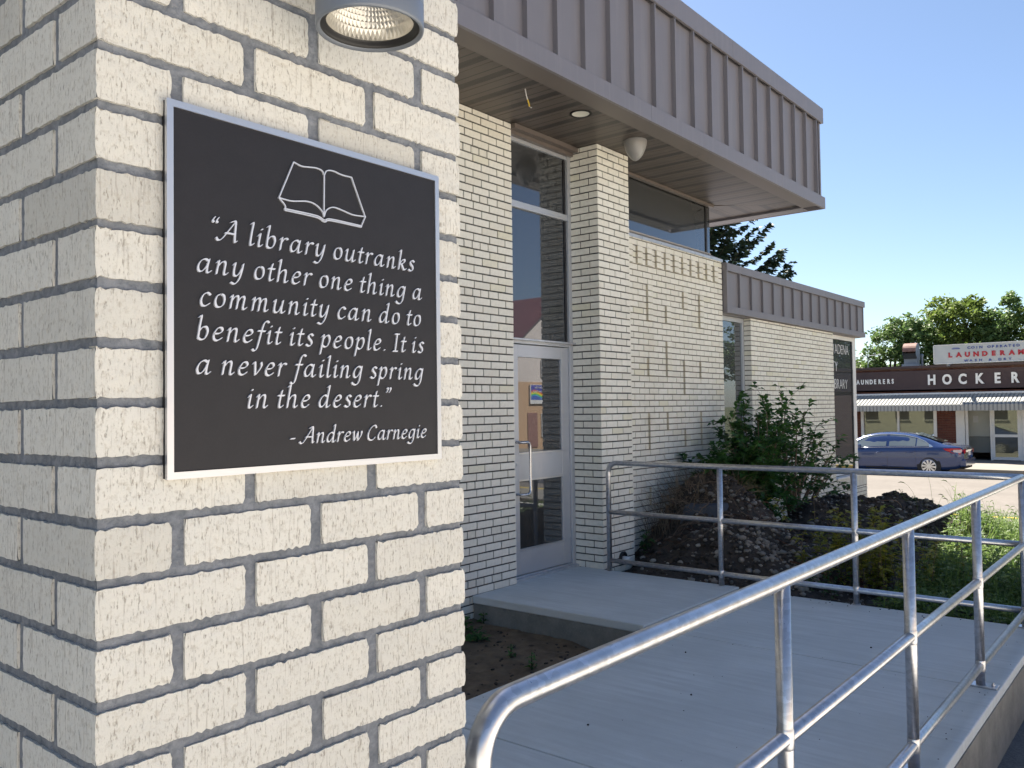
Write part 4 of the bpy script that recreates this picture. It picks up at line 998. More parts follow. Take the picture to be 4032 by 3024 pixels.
for j in range(len(ST)-1):
    for sg in (0, 1):
        for k in range(n-1):
            a = j*2*n+sg*n+k; c = a+2*n; b.face((a, c, c+1, a+1) if sg else (a, a+1, c+1, c))
for j in (0, len(ST)-1):
    a = j*2*n; ids = [a+k for k in range(n)]+[a+n+k for k in range(n)][::-1]; b.face(ids)
bo = b.build('body', M['car'], car, True)
sb = bo.modifiers.new('s', 'SUBSURF'); sb.levels = sb.render_levels = 1
def side_pt(y, t):   # t: 0 belt .. 1 roof edge, on the near (-X) flank
    for a, c in zip(ST[:-1], ST[1:]):
        if a[0] <= y <= c[0]:
            f = (y-a[0])/(c[0]-a[0]); A, B = sect(a), sect(c); P = [((1-f)*p[0]+f*q[0], (1-f)*p[1]+f*q[1]) for p, q in zip(A, B)]
            Q = P[5:9]; u = t*3; i = min(int(u), 2); g_ = u-i; w_ = Q[i][0]*(1-g_)+Q[i+1][0]*g_; z_ = Q[i][1]*(1-g_)+Q[i+1][1]*g_
            return w_, z_
def flank(y, z, off=.012):  # point on the flank at height z
    for a, c in zip(ST[:-1], ST[1:]):
        if a[0] <= y <= c[0]:
            f = (y-a[0])/(c[0]-a[0]); A, B = sect(a), sect(c); P = [((1-f)*p[0]+f*q[0], (1-f)*p[1]+f*q[1]) for p, q in zip(A, B)]
            for p, q in zip(P[:-1], P[1:]):
                if p[1] <= z <= q[1]: g_ = (z-p[1])/max(q[1]-p[1], 1e-6); return (CX-(p[0]*(1-g_)+q[0]*g_)-off, CY+y, CZ+z)
    return (CX-HW-off, CY+y, CZ+z)
def window(name, ys, tl, th, mt, off=.010):
    b = MB(); lo = []; hi = []
    for y, t in zip(ys, tl): w_, z_ = side_pt(y, t); lo.append((CX-w_-off, CY+y, CZ+z_))
    for y, t in zip(ys, th): w_, z_ = side_pt(y, t); hi.append((CX-w_-off, CY+y, CZ+z_))
    for i in range(len(ys)-1): b.poly([lo[i], lo[i+1], hi[i+1], hi[i]])
    return b.build(name, mt, car, True)
window('side_window', [1.52, 1.8, 2.1, 2.40], [.10]*4, [.80, .86, .88, .88], M['carglass'])
window('side_window', [2.50, 2.8, 3.1, 3.35, 3.62], [.10]*5, [.88, .87, .84, .78, .40], M['carglass'])
window('quarter_window', [1.08, 1.25, 1.48], [.14, .12, .10], [.30, .62, .78], M['carglass'])
b = MB()
def strip(pts, wd, mt, name, off=.014):
    b = MB(); P = [flank(y, z, off) for y, z in pts]
    b.tube(P, wd, 6); return b.build(name, mt, car, True)
tp = [side_pt(y, t) for y, t in ((.98, .12), (1.2, .58), (1.5, .82), (1.9, .90), (2.4, .92), (2.9, .91), (3.3, .86), (3.6, .52), (3.80, .2))]
b = MB(); b.tube([(CX-w_-.014, CY+y, CZ+z_) for (w_, z_), y in zip(tp, (.98, 1.2, 1.5, 1.9, 2.4, 2.9, 3.3, 3.6, 3.8))], .011, 6); b.build('window_trim', M['chrome'], car, True)
tp = [side_pt(y, .04) for y in (.96, 1.5, 2.0, 2.5, 3.0, 3.7)]
b = MB(); b.tube([(CX-w_-.012, CY+y, CZ+z_) for (w_, z_), y in zip(tp, (.96, 1.5, 2.0, 2.5, 3.0, 3.7))], .008, 6); b.build('window_trim', M['chrome'], car, True)
b = MB(); w0, z0_ = side_pt(.98, .06); b.poly([(CX-w0-.016, CY+.93, CZ+z0_), (CX-w0-.016, CY+1.06, CZ+z0_), (CX-w0-.0, CY+1.08, CZ+z0_+.10), (CX-w0-.005, CY+1.0, CZ+z0_+.07)]); b.build('trim_corner', M['chrome'], car)
b = MB(); b.tube([flank(1.50, .30, -.002), flank(1.505, .55, -.002), flank(1.52, .80, -.002), flank(1.52, .94, -.002)], .005, 5); b.build('door_seam', M['dark'], car)
b = MB(); b.tube([flank(2.45, z, -.002) for z in (.30, .5, .7, .93)], .005, 5); b.build('door_seam', M['dark'], car)
b = MB(); b.tube([flank(y, .25, .0) for y in (1.9, 2.5, 3.2)], .02, 6); b.build('sill_strip', M['tyre'], car)
for yy in (1.60, 2.62):
    b = MB(); b.tube([flank(yy, .795, .006), flank(yy+.05, .80, .028), flank(yy+.16, .80, .028), flank(yy+.21, .795, .006)], .014, 8); b.build('door_handle', M['car'], car, True)
# rear glass
b = MB(); rg = []
for s in (ST[5], ST[8]): rg.append(s)
b.poly([(CX-.50, CY+.74, CZ+1.175), (CX+.50, CY+.74, CZ+1.175), (CX+.46, CY+1.60, CZ+1.475), (CX-.46, CY+1.60, CZ+1.475)]); b.build('rear_window', M['carglass'], car)
# wheels
for yc in (1.08, 3.83):
    for sg in (-1, 1):
        b = MB(); X = CX+sg*(HW+.012); 
        b.lathe((X-sg*.006, CY+yc, CZ+.345), [(0, 0), (.385, 0), (.385, -sg*.2)], 32, 'x'); b.build('wheel_arch', M['dark'], car)
        b = MB(); b.lathe((X-sg*.01, CY+yc, CZ+.325), [(.235, sg*.006), (.30, sg*.018), (.322, sg*.004), (.322, -sg*.2), (.2, -sg*.2)], 32, 'x'); wh = b.build('wheel', M['tyre'], car, True)
        b = MB(); b.lathe((X-sg*.01, CY+yc, CZ+.325), [(.236, sg*.012), (.222, sg*.016), (.215, -sg*.01), (.2, -sg*.05)], 32, 'x')
        for k in range(10):
            a = 2*math.pi*k/10+.1; hw = .024
            ca, sa = math.cos(a), math.sin(a)
            q = [(.04, -hw*.7), (.222, -hw*1.5), (.222, hw*1.5), (.04, hw*.7)]
            b.poly([(X+sg*.006, CY+yc+r*ca-t*sa, CZ+.325+r*sa+t*ca) for r, t in q])
        b.lathe((X+sg*.004, CY+yc, CZ+.325), [(0, sg*.008), (.05, sg*.006), (.055, -sg*.01)], 16, 'x')
        b.build('rim', M['rim'], wh)
# lamps, bumper, plate, mirror
b = MB(); T = [(.04, .92), (.10, .76), (.34, .80), (.56, .90), (.62, .955), (.3, .965), (.10, .965)]
b.poly([flank(y, z, .012) if y > .12 else (CX-.84+.25*(.12-y), CY+y-.012, CZ+z) for y, z in T]); b.build('tail_light', M['tail'], car)
b = MB(); b.poly([flank(y, z, .018) if y > .12 else (CX-.85+.25*(.12-y), CY+y-.018, CZ+z) for y, z in [(.06, .84), (.12, .80), (.30, .84), (.30, .91), (.12, .92), (.05, .93)]]); b.build('reverse_light', M['tailw'], car)
b = MB(); b.poly([(CX-.80, CY-.012, CZ+.93), (CX-.80, CY-.012, CZ+.78), (CX-.55, CY-.03, CZ+.80), (CX-.55, CY-.03, CZ+.93)]); b.build('tail_light', M['tail'], car)
b = MB(); b.poly([(CX+.80, CY-.012, CZ+.93), (CX+.80, CY-.012, CZ+.78), (CX+.55, CY-.03, CZ+.80), (CX+.55, CY-.03, CZ+.93)]); b.build('tail_light', M['tail'], car)
b = MB(); b.box(CX-.80, CX+.80, CY-.07, CY+.20, CZ+.33, CZ+.60); b.build('rear_bumper', M['car'], car, bevel=.05)
b = MB(); b.box(CX-.6, CX+.6, CY+.0, CY+.3, CZ+.25, CZ+.34); b.build('bumper_lower', M['tyre'], car, bevel=.03)
b = MB(); b.box(CX-.16, CX+.16, CY-.035, CY-.02, CZ+.70, CZ+.84); b.build('licence_plate', M['whitep'], car)
b = MB(); b.box(CX-HW-.19, CX-HW-.02, CY+3.33, CY+3.43, CZ+.93, CZ+1.07); b.build('wing_mirror', M['car'], car, bevel=.03)
b = MB(); b.box(CX+HW+.02, CX+HW+.19, CY+3.33, CY+3.43, CZ+.93, CZ+1.07); b.build('wing_mirror', M['car'], car, bevel=.03)
# ================================================================ TREES
def leafquad(b, c, s, rnd, tone, up_=0):
    a = rnd.uniform(0, 6.28); e = rnd.uniform(-.9, .9); d = Vector((math.cos(a)*math.cos(e), math.sin(a)*math.cos(e), math.sin(e)+up_)).normalized()
    n_ = d.cross(Vector((rnd.uniform(-1, 1), rnd.uniform(-1, 1), rnd.uniform(-1, 1)))).normalized()
    b.tone = tone; c = Vector(c); i = b.vs([c-d*s, c-n_*s*.5+d*s*.1, c+d*s, c+n_*s*.5+d*s*.1]); b.face((i, i+1, i+2, i+3))
def tree(label, base, H, blobs, mt, seed, nl=9000, ls=.14, group='broad trees behind the laundry'):
    rnd = random.Random(seed); t = thing('broad_tree', label, 'tree', base, group); B = Vector(base)
    b = MB(); b.tube([B, B+Vector((.1, .1, H*.3)), B+Vector((0, .2, H*.55))], [.30, .22, .12], 10); tr = b.build('trunk', M['bark'], t, True)
    b = MB()
    for c, r in blobs:
        c = Vector(c); st = B+Vector((0, .15, H*rnd.uniform(.25, .5))); md = (st+c)/2+Vector((0, 0, .3)); b.tube([st, md, c], [.12, .08, .03], 6)
    b.build('limb', M['bark'], t, True)
    b = MB(); tot = sum(r**2 for c, r in blobs)
    for c, r in blobs:
        c = Vector(c); k = int(nl*r*r/tot); nc = max(8, int(r*26)); cl = []
        for _ in range(nc):
            d = Vector((rnd.gauss(0, 1), rnd.gauss(0, 1), rnd.gauss(0, 1))).normalized(); cl.append((c+d*r*rnd.uniform(.55, 1.0), rnd.uniform(.18, .40)*min(r, 1.6)))
        for _ in range(k):
            p, q = cl[rnd.randrange(nc)]; d = Vector((rnd.gauss(0, 1), rnd.gauss(0, 1), rnd.gauss(0, .7)))*q*.55
            leafquad(b, p+d, ls*rnd.uniform(.6, 1.2), rnd, rnd.random())
    b.build('foliage', mt, t)
Zg = -1.06
tree('rounded dark green tree rising behind the laundry roof vent', (58, 15.6, Zg), 7, [((58, 15.6, 5.0), 1.5), ((58, 16.8, 3.8), 1.3), ((58.5, 14.3, 5.4), 1.4), ((58, 15.0, 6.4), 1.1), ((59, 13.6, 4.0), 1.6), ((58, 16.2, 2.8), 1.3), ((59, 15, 2.6), 2.0), ((58.5, 13.9, 6.2), .9)], M['tleafA'], 1, 14000)
tree('tall yellowish green tree behind the left half of the rooftop sign', (60, 12.2, Zg), 9, [((60, 12.9, 6.5), 1.4), ((60.5, 13.2, 7.6), 1.0), ((60, 11.6, 6.7), 1.5), ((60, 12.4, 4.8), 1.8), ((61, 10.9, 5.4), 1.6), ((60, 11.5, 3.2), 1.8), ((60, 11.2, 7.6), .8)], M['tleafB'], 2, 14000)
tree('light green tree with a pointed crown between the yellowish tree and the frame edge', (60, 9.4, Zg), 9, [((60, 9.4, 7.0), 1.1), ((60, 9.7, 6.0), 1.3), ((60, 10.1, 4.6), 1.6), ((61, 8.5, 5.2), 1.5), ((60, 9.0, 3.4), 1.8), ((60, 9.1, 7.9), .6)], M['tleafA'], 3, 12000)
tree('tree crown cut off by the right edge of the picture', (60, 7.0, Zg), 8, [((60, 7.6, 6.5), 1.2), ((60, 7.3, 5.0), 1.6), ((60, 6.6, 6.6), 1.4), ((60, 6.6, 3.6), 1.8), ((60, 5.2, 5.0), 1.9)], M['tleafB'], 4, 10000)
# spruce behind the wing
def spruce(label, base, H, R0, seed, nb=150, K=1):
    rnd = random.Random(seed); t = thing('spruce_tree', label, 'tree', base); B = Vector(base)
    b = MB(); b.tube([B, B+Vector((0, 0, H*.5)), B+Vector((0, 0, H))], [.26, .15, .02], 10); b.build('trunk', M['bark'], t, True)
    b = MB(); f = MB()
    for i in range(nb):
        h = H*(.16+.83*(i/nb)); L_ = R0*(1-h/H)**.85*rnd.uniform(.72, 1.12)+.15; a = i*2.39996+rnd.uniform(-.3, .3)
        d = Vector((math.cos(a), math.sin(a), 0)); P = []
        for s in range(6): u = s/5; P.append(B+Vector((0, 0, h))+d*L_*u+Vector((0, 0, -.26*L_*math.sin(u*2.2)+.34*L_*u*u)))
        b.tube(P, [.035*(1-.8*s/5) for s in range(6)], 5)
        side = Vector((-d.y, d.x, 0))
        for s in range(int(L_/K*26)):
            u = rnd.uniform(.12, 1); k = min(int(u*5), 4); q = P[k].lerp(P[k+1], u*5-k); w_ = (1-u)*.42*L_+.10
            off = rnd.uniform(-1, 1)*w_; tw = (d*rnd.uniform(.3, 1)+side*(1 if off > 0 else -1)*.8+Vector((0, 0, rnd.uniform(-.55, .15)))).normalized()
            o_ = q+side*off*.7+d*abs(off)*.3+Vector((0, 0, -.10*abs(off)))
            l = rnd.uniform(.14, .28)*K
            for z in range(4):
                c = o_+tw*l*(z/3-.3); f.tone = rnd.random()
                n_ = tw.cross(Vector((rnd.uniform(-1, 1), rnd.uniform(-1, 1), 1))).normalized()*.07*K; e = tw*.065*K
                i0 = f.vs([c-n_-e, c-n_*.2+e*1.6, c+n_-e, c+n_*.2-e*1.5]); f.face((i0, i0+1, i0+2, i0+3))
    b.build('branches', M['bark'], t, True); f.build('needles', M['needle'], t)
spruce('dark spruce tree showing its right side between the two library roofs', (45, 23.8, Zg), 19.4, 11.2, 5, 330, 1.5)
# ================================================================ OPPOSITE SIDE (seen only in reflections, and lighting the shade)
hs = thing('gabled_house', 'peach brick and pale siding house with a maroon metal roof, seen in the door glass', 'house', (43, -22, -1))
lab('lower_wall', [(39.2, 48, -34, -22, -1.05, 3.19)], M['pbrick'], hs)
b = MB(); 
for yy in (-22.02, -34): b.poly([(39.2, yy, 3.19), (48, yy, 3.19), (48, yy, 5.6), (43.6, yy, 8.6), (39.2, yy, 5.6)])
b.build('gable_wall', M['siding'], hs)
b = MB()
for a, c in (((38.8, 5.35), (43.6, 8.75)), ((43.6, 8.75), (48.4, 5.35))): b.poly([(a[0], -21.6, a[1]), (a[0], -34.4, a[1]), (c[0], -34.4, c[1]), (c[0], -21.6, c[1])])
b.build('roof', M['mroof'], hs)
for x0_, x1_, z0_, z1_ in ((41.7, 42.5, -.2, 1.25), (44.3, 45.1, -.2, 1.25), (41.75, 42.45, 3.5, 4.6), (44.6, 45.3, 3.5, 4.6)):
    q = lab('window', [(x0_, x1_, -21.99, -21.95, z0_, z1_)], M['white'], hs)
    for i in (0, 1):
        for j in (0, 1):
            wx, wz = (x1_-x0_)/2, (z1_-z0_)/2; lab('pane', [(x0_+.05+i*wx, x0_+(i+1)*wx-.03, -21.948, -21.94, z0_+.05+j*wz, z0_+(j+1)*wz-.03)], M['glass'], q)
lab('bricked_up_window', [(40.35, 41.3, -21.99, -21.96, -.8, 1.3)], noisy('purple_brick_infill', (.22, .11, .09), (.30, .15, .13), 8, .8, .1, sc=(.4, 1, 5)), hs)
lab('siding_board', [(39.2, 48, -22.035, -22.021, 3.2+.24*i, 3.42+.24*i) for i in range(9)], M['siding'], hs)['kind'] = 'stuff'
sg_ = thing('shop_sign', 'colourful rainbow sign for a flower shop reflected in the door glass', 'sign', (41.4, -21.9, 2.4))
lab('board', [(40.55, 42.25, -21.97, -21.9, 1.86, 3.03)], M['white'], sg_)
for i, (c, za, zb_) in enumerate((((.05, .06, .35), 2.55, 3.0), ((.05, .12, .45), 2.10, 2.55))): lab('blue_field', [(40.62, 42.18, -21.899, -21.895, za, zb_)], mat('sign_blue_%d' % i, c, .5), sg_)
for i, c in enumerate(((.6, .05, .08), (.75, .35, .03), (.75, .7, .05), (.1, .5, .1), (.05, .3, .6))):
    b = MB(); P = [(40.62+1.56*t/12, 2.62-.075*i+.10*math.sin(t*.45+.3)) for t in range(13)]
    for (xa_, za_), (xb_, zb_) in zip(P[:-1], P[1:]): b.poly([(xa_, -21.893+.0008*i, za_), (xb_, -21.893+.0008*i, zb_), (xb_, -21.893+.0008*i, zb_-.075), (xa_, -21.893+.0008*i, za_-.075)])
    b.build('rainbow_band', mat('rainbow_%d' % i, c, .5), sg_)
for s, z_, x_ in (('Over the', 2.80, 41.78), ('Rainbow Floral', 2.55, 42.12)): text_obj('lettering', s, (x_, -21.885, z_), .22, M['whitelet'], sg_, axis='b', ext=.004)
hall = thing('long_hall', 'long pale sunlit building on the far side of the parking lot', 'building', (5, -34, -1))
lab('wall', [(-40, 26, -46, -34, -.9, 4.2)], M['pbrick'], hall); lab('roof_edge', [(-40.3, 26.3, -46.3, -33.7, 4.2, 4.6)], M['white'], hall)
for i in range(9): q = lab('window', [(-34+i*6.6, -32+i*6.6, -33.99, -33.93, .4, 2.4)], M['white'], hall); lab('pane', [(-33.9+i*6.6, -32.1+i*6.6, -33.92, -33.91, .5, 2.3)], M['glass'], q)
for i, (x_, y_, h_) in enumerate([(52, -6, 8), (60, -14, 9), (66, -2, 9), (72, -22, 10)]):
    tree(['street tree', 'tall street tree', 'broad street tree', 'far street tree'][i]+' reflected in the dark corner window', (x_, y_, Zg), h_, [((x_, y_, h_*.62), h_*.24), ((x_+.5, y_+1.2, h_*.5), h_*.2), ((x_, y_-1.3, h_*.55), h_*.2), ((x_, y_, h_*.85), h_*.15)], M['tleafA'], 20+i, 5000, .2, 'street trees beyond the frame')
# ================================================================ PLANTS AND EARTH ON THE BED
RG = random.Random(11)
def onbed(x, y): return bed(x, y)
# pebbles and clods, too many to count
b = MB()
def pebble(b, c, s, rnd):
    b.tone = rnd.random(); q = []
    sx, sy, sz = s*rnd.uniform(.8, 1.5), s*rnd.uniform(.7, 1.1), s*rnd.uniform(.5, .8); a = rnd.uniform(0, 3.14); ca, sa = math.cos(a), math.sin(a)
    for ph in (-.9, -.25, .45, 1.15):
        for k in range(6):
            t = k*math.pi/3+ph; x, y, z = sx*math.cos(ph)*math.cos(t), sy*math.cos(ph)*math.sin(t), sz*math.sin(ph)
            r = rnd.uniform(.88, 1.1); q.append((c[0]+(x*ca-y*sa)*r, c[1]+(x*sa+y*ca)*r, c[2]+z*r))
    i = b.vs(q)
    for j in range(3):
        for k in range(6): a_ = i+j*6+k; c_ = i+j*6+(k+1) % 6; b.face((a_, c_, c_+6, a_+6))
    b.face([i+18+k for k in range(6)])
for _ in range(2300):
    hx, hy = RG.choice([(8.3, 3.55), (8.0, 3.3), (8.0, 3.3), (7.7, 2.9), (11.3, 3.6), (11.9, 3.0), (10.2, 3.2)])
    x, y = RG.gauss(hx, .50), RG.gauss(hy, .55)
    if not (6.97 < x < 17 and .9 < y < 4.72): continue
    s = RG.choice([.006, .009, .012, .018, .024, .034])*RG.uniform(.7, 1.15); pebble(b, (x, y, onbed(x, y)+s*.15), s, RG)
stuff(b.build('pebbles', M['stone'], None, True), 'pale and grey pebbles strewn over the dark earth heaps', 'pebbles')
b = MB()
for _ in range(2600):
    hx, hy, h, sx, sy = RG.choice(HE); x, y = RG.gauss(hx, sx*.75), RG.gauss(hy, sy*.75)
    if not (6.97 < x < 17 and .9 < y < 4.74): continue
    s = RG.uniform(.008, .045); pebble(b, (x, y, onbed(x, y)), s, RG)
for _ in range(500):
    x, y = RG.uniform(1, 5.25), RG.uniform(3.2, 4.7); pebble(b, (x, y, sandz(x, y)), RG.uniform(.004, .018), RG)
stuff(b.build('clods', M['dirt']), 'dark crumbled clods of soil on the planting bed', 'soil')
# root ball with a leaning dark slab on the left heap
rbk = thing('dark_slab', 'dark bluish broken slab lying on top of the left earth heap', 'slab', (8.4, 4.1, .45))
b = MB(); i0 = b.vs([(8.05, 4.33, .31), (8.12, 3.80, .30), (8.75, 3.86, .34), (8.72, 4.36, .34), (8.10, 4.29, .53), (8.17, 3.86, .55), (8.68, 3.90, .59), (8.66, 4.30, .56)])
for f in [(0, 1, 2, 3), (4, 7, 6, 5), (0, 4, 5, 1), (1, 5, 6, 2), (2, 6, 7, 3), (3, 7, 4, 0)]: b.face([i0+q for q in f])
b.build('block', M['slabrock'], rbk, bevel=.03)
# roots and twigs on the heaps
def wig(p, d, L_, n, rnd, grav=0, k=.35):
    P = [Vector(p)]; d = Vector(d).normalized()
    for i in range(n):
        d = (d+Vector((rnd.uniform(-k, k), rnd.uniform(-k, k), rnd.uniform(-k, k)+grav))).normalized(); P.append(P[-1]+d*L_/n)
    return P
def surf(P):
    o = []
    for p in P:
        z = onbed(p.x, min(p.y, 4.74)) if p.x > 6.95 else -.1
        o.append(Vector((p.x, min(p.y, 4.74), max(z+.012, min(p.z, z+.12)))))
    return o
rt_ = thing('roots', 'tangled brown roots and twigs trailing down the left earth heap', 'roots', (8.2, 3.6, .1))
for i in range(26):
    x, y = RG.gauss(8.3, .45), RG.gauss(3.7, .5); a = RG.uniform(0, 6.28)
    P = surf(wig((x, y, onbed(x, y)+.05), (math.cos(a), math.sin(a), 0), RG.uniform(.3, .9), 8, RG)); b = MB(); r = RG.uniform(.003, .009)
    b.tube(P, [r*(1-.8*j/8) for j in range(9)], 5); b.build('root', M['twig'] if i % 3 else M['root'], rt_, True)
rt_ = thing('twigs', 'dark bare twigs sticking out of the right earth heap', 'twigs', (11.4, 3.5, .2))
for i in range(14):
    x, y = RG.gauss(11.2, .6), RG.gauss(3.4, .5); y = min(y, 4.6)
    P = wig((x, y, onbed(x, y)-.02), (RG.uniform(-1, 1), RG.uniform(-.6, .6), RG.uniform(.2, 1.2)), RG.uniform(.2, .6), 7, RG); b = MB(); r = RG.uniform(.004, .010)
    b.tube(P, [r*(1-.8*j/7) for j in range(8)], 5); b.build('twig', M['twig'], rt_, True)
# fine reddish root hair
b = MB()
for _ in range(380):
    cx, cy = RG.choice([(8.0, 3.9), (8.35, 3.7), (8.6, 3.4), (8.9, 4.0), (7.75, 4.2)]); x, y = RG.gauss(cx, .12), RG.gauss(cy, .14); y = min(y, 4.72); a = RG.uniform(0, 6.28)
    P = wig((x, y, onbed(x, y)+.0), (math.cos(a), math.sin(a), RG.uniform(0, .8)), RG.uniform(.05, .16), 4, RG, -.2, .5); b.tube(P, .0016, 3, False)
stuff(b.build('root_hair', M['root']), 'reddish fibrous root hair matted on the left earth heap', 'roots')
# dead grass tuft on the left heap
dg = MB()
for _ in range(1300):
    x, y = RG.gauss(8.72, .24), RG.gauss(4.3, .16); y = min(y, 4.70); a = RG.uniform(2.2, 5.2)
    P = wig((x, y, .40+RG.uniform(-.05, .12)), (math.cos(a)*RG.uniform(.2, 1), math.sin(a)*.4, RG.uniform(.3, 1.3)), RG.uniform(.22, .55), 6, RG, -.14, .22)
    P = [Vector((p.x, min(p.y, 4.76), p.z)) for p in P]; dg.tube(P, [.0035, .0032, .003, .0025, .002, .0015, .001], 3, False)
stuff(dg.build('dead_grass', M['straw']), 'tuft of brown dead grass stems on the left earth heap', 'dead grass')
b = MB()
for _ in range(70):
    x, y = RG.uniform(7.9, 8.3), RG.uniform(4.35, 4.7)
    P = wig((x, y, onbed(x, y)+.02), (RG.uniform(-.6, .1), RG.uniform(-.1, .05), 1), RG.uniform(.2, .55), 6, RG, 0, .3); P = [Vector((p.x, min(p.y, 4.765), p.z)) for p in P]
    b.tube(P, [.003, .0028, .0025, .002, .0016, .0012, .001], 3, False)
stuff(b.build('dry_stalks', M['straw']), 'thin dry stalks standing against the patterned brick wall', 'dead grass')
# leaves with a fold: 4 triangles each
def leaf2(b, base, d, L_, wd, rnd, tone, droop=.25):
    d = Vector(d).normalized(); s = d.cross(Vector((0, 0, 1))); s = s.normalized() if s.length > .05 else Vector((1, 0, 0)); s = (s+Vector((0, 0, rnd.uniform(-.5, .5)))).normalized(); u = s.cross(d).normalized()
    p0 = Vector(base); p1 = p0+d*L_*.4; p2 = p0+d*L_-Vector((0, 0, droop*L_)); b.tone = tone
    i = b.vs([p0, p1+s*wd+u*wd*.35, p2, p1-s*wd+u*wd*.35, p1]); b.face((i, i+4, i+1)); b.face((i+4, i+2, i+1)); b.face((i, i+3, i+4)); b.face((i+4, i+3, i+2))
def shrub(label, root, tips, mt, seed, leafL=.075, per=26, fan=.16, name='shrub', cat='shrub', rad=.016, spread=1.0, twign=5):
    rnd = random.Random(seed); t = thing(name, label, cat, root); root = Vector(root); f = MB()
    for tip in tips:
        tip = Vector(tip); r0 = root+Vector((rnd.uniform(-.10, .10), rnd.uniform(-.08, .08), 0)); P = []
        md = r0.lerp(tip, .5)+Vector((rnd.uniform(-.08, .08), rnd.uniform(-.08, .08), .08*(tip-r0).length))
        for s in range(9):
            u = s/8; P.append(r0*(1-u)**2+md*2*u*(1-u)+tip*u*u+Vector((rnd.uniform(-.012, .012), rnd.uniform(-.012, .012), 0)))
        b = MB(); b.tube(P, [rad*(1-.82*s/8) for s in range(9)], 6); b.build('stem', M['twig'], t, True)
        for k in range(twign):
            u = .35+.65*(k+rnd.random())/twign; j = min(int(u*8), 7); q = P[j].lerp(P[j+1], u*8-j); dd = (P[min(j+1, 8)]-P[j]).normalized()
            sd = (dd+Vector((rnd.uniform(-1, 1), rnd.uniform(-.8, .8), rnd.uniform(-.5, .25)))*.9).normalized(); W = wig(q, sd, rnd.uniform(.5, 1)*fan*2.6, 5, rnd, -.05, .25)
            f.m = 1; f.tone = 0; f.tube(W, [.004, .0035, .003, .0025, .002, .001], 3, False); f.m = 0
            for _ in range(per):
                v = rnd.uniform(.1, 1.0); jj = min(int(v*5), 4); pp_ = W[jj].lerp(W[jj+1], v*5-jj)
                ld_ = Vector((rnd.uniform(-1, 1), rnd.uniform(-1, 1), rnd.uniform(-.5, .5))); o_ = pp_+ld_.normalized()*rnd.uniform(0, .03)*spread
                if o_.y > 4.72: o_.y = 4.72-rnd.uniform(0, .03)
                leaf2(f, o_, ld_+sd*.6, leafL*rnd.uniform(.6, 1.15), leafL*.31, rnd, rnd.random())
    f.build('foliage', [mt, M['twig']], t)
R4 = random.Random(21); tips = []
for (x, z, n) in [(9.5, 1.62, 4), (9.3, 1.3, 4), (9.15, 1.05, 4), (9.95, 1.5, 3), (10.05, 1.2, 4), (9.6, 1.0, 4), (9.7, .8, 3), (9.25, .8, 3), (9.5, .55, 3), (10.3, 1.45, 2), (10.3, .95, 3)]:
    for _ in range(n): tips.append((x+R4.uniform(-.14, .14), R4.uniform(3.9, 4.6), z-.16+R4.uniform(-.10, .05)))
shrub('large leafy green shrub standing by the tall wing window', (9.9, 4.25, -.05), tips, M['leaf'], 31, .105, 26, .17, twign=6)
shrub('loose branching bush with sprays of leaves across the wing wall', (10.85, 4.15, .02), [(10.75, 4.25, 1.66), (11.0, 4.3, 1.6), (11.4, 4.2, 1.48), (11.6, 4.1, 1.28), (11.2, 4.3, 1.2), (11.45, 4.1, 1.05), (12.35, 4.1, .84), (12.7, 4.05, .80), (12.0, 4.0, .92), (12.0, 4.15, .66), (12.35, 4.0, .45), (11.4, 4.2, .68), (11.3, 4.0, .9), (10.8, 4.3, 1.2), (10.6, 4.0, 1.35), (10.7, 4.2, .8), (10.35, 4.3, 1.55), (10.4, 4.1, .5), (11.8, 4.2, .75)], M['leaf'], 32, .11, 11, .15, twign=6, rad=.018)
shrub('low leafy branch spreading over the top of the left earth heap', (9.1, 4.2, .35), [(8.62, 4.2, .93), (8.75, 4.15, .98), (8.9, 4.2, 1.0), (9.1, 4.1, .95), (9.2, 4.2, .75), (8.95, 4.0, .82), (9.3, 4.0, .60), (9.4, 3.95, .40), (9.3, 4.0, .25)], M['leaf'], 33, .10, 22, .13, twign=5, rad=.01)
# prickly weed at the foot of the wall
def weed(label, root, H, n, mt, seed, L_=.12, wd=.022, name='weed', lean=(0, 0), grp=None, start=.15):
    rnd = random.Random(seed); t = thing(name, label, 'weed', root, grp); P = [Vector(root)+Vector((lean[0]*u*u, lean[1]*u*u, H*u)) for u in [i/6 for i in range(7)]]
    b = MB(); b.tube(P, [.005, .0048, .0045, .004, .0035, .003, .002], 5); b.build('stem', mt, t, True)
    f = MB()
    for i in range(n):
        u = start+(1-start)*i/n; j = min(int(u*6), 5); q = P[j].lerp(P[j+1], u*6-j); a = i*2.4+rnd.uniform(-.4, .4); d = Vector((math.cos(a), math.sin(a), rnd.uniform(.1, .7)))
        l = L_*(1-.45*u)*rnd.uniform(.8, 1.2); leaf2(f, q, d, l, wd*l/L_*1.6, rnd, rnd.random(), .35)
        if wd > .02:
            for s in (.3, .5, .7):
                m_ = q+d.normalized()*l*s; sd = d.cross(Vector((0, 0, 1))).normalized()
                for g_ in (-1, 1): leaf2(f, m_, sd*g_+d*.4, l*.26, wd*.35, rnd, rnd.random(), .1)
    f.build('leaves', mt, t)
weed('prickly green weed growing against the cream wall beside the door pier', (7.68, 4.5, -.12), .43, 15, M['leaf'], 41, .15, .030, 'thistle')
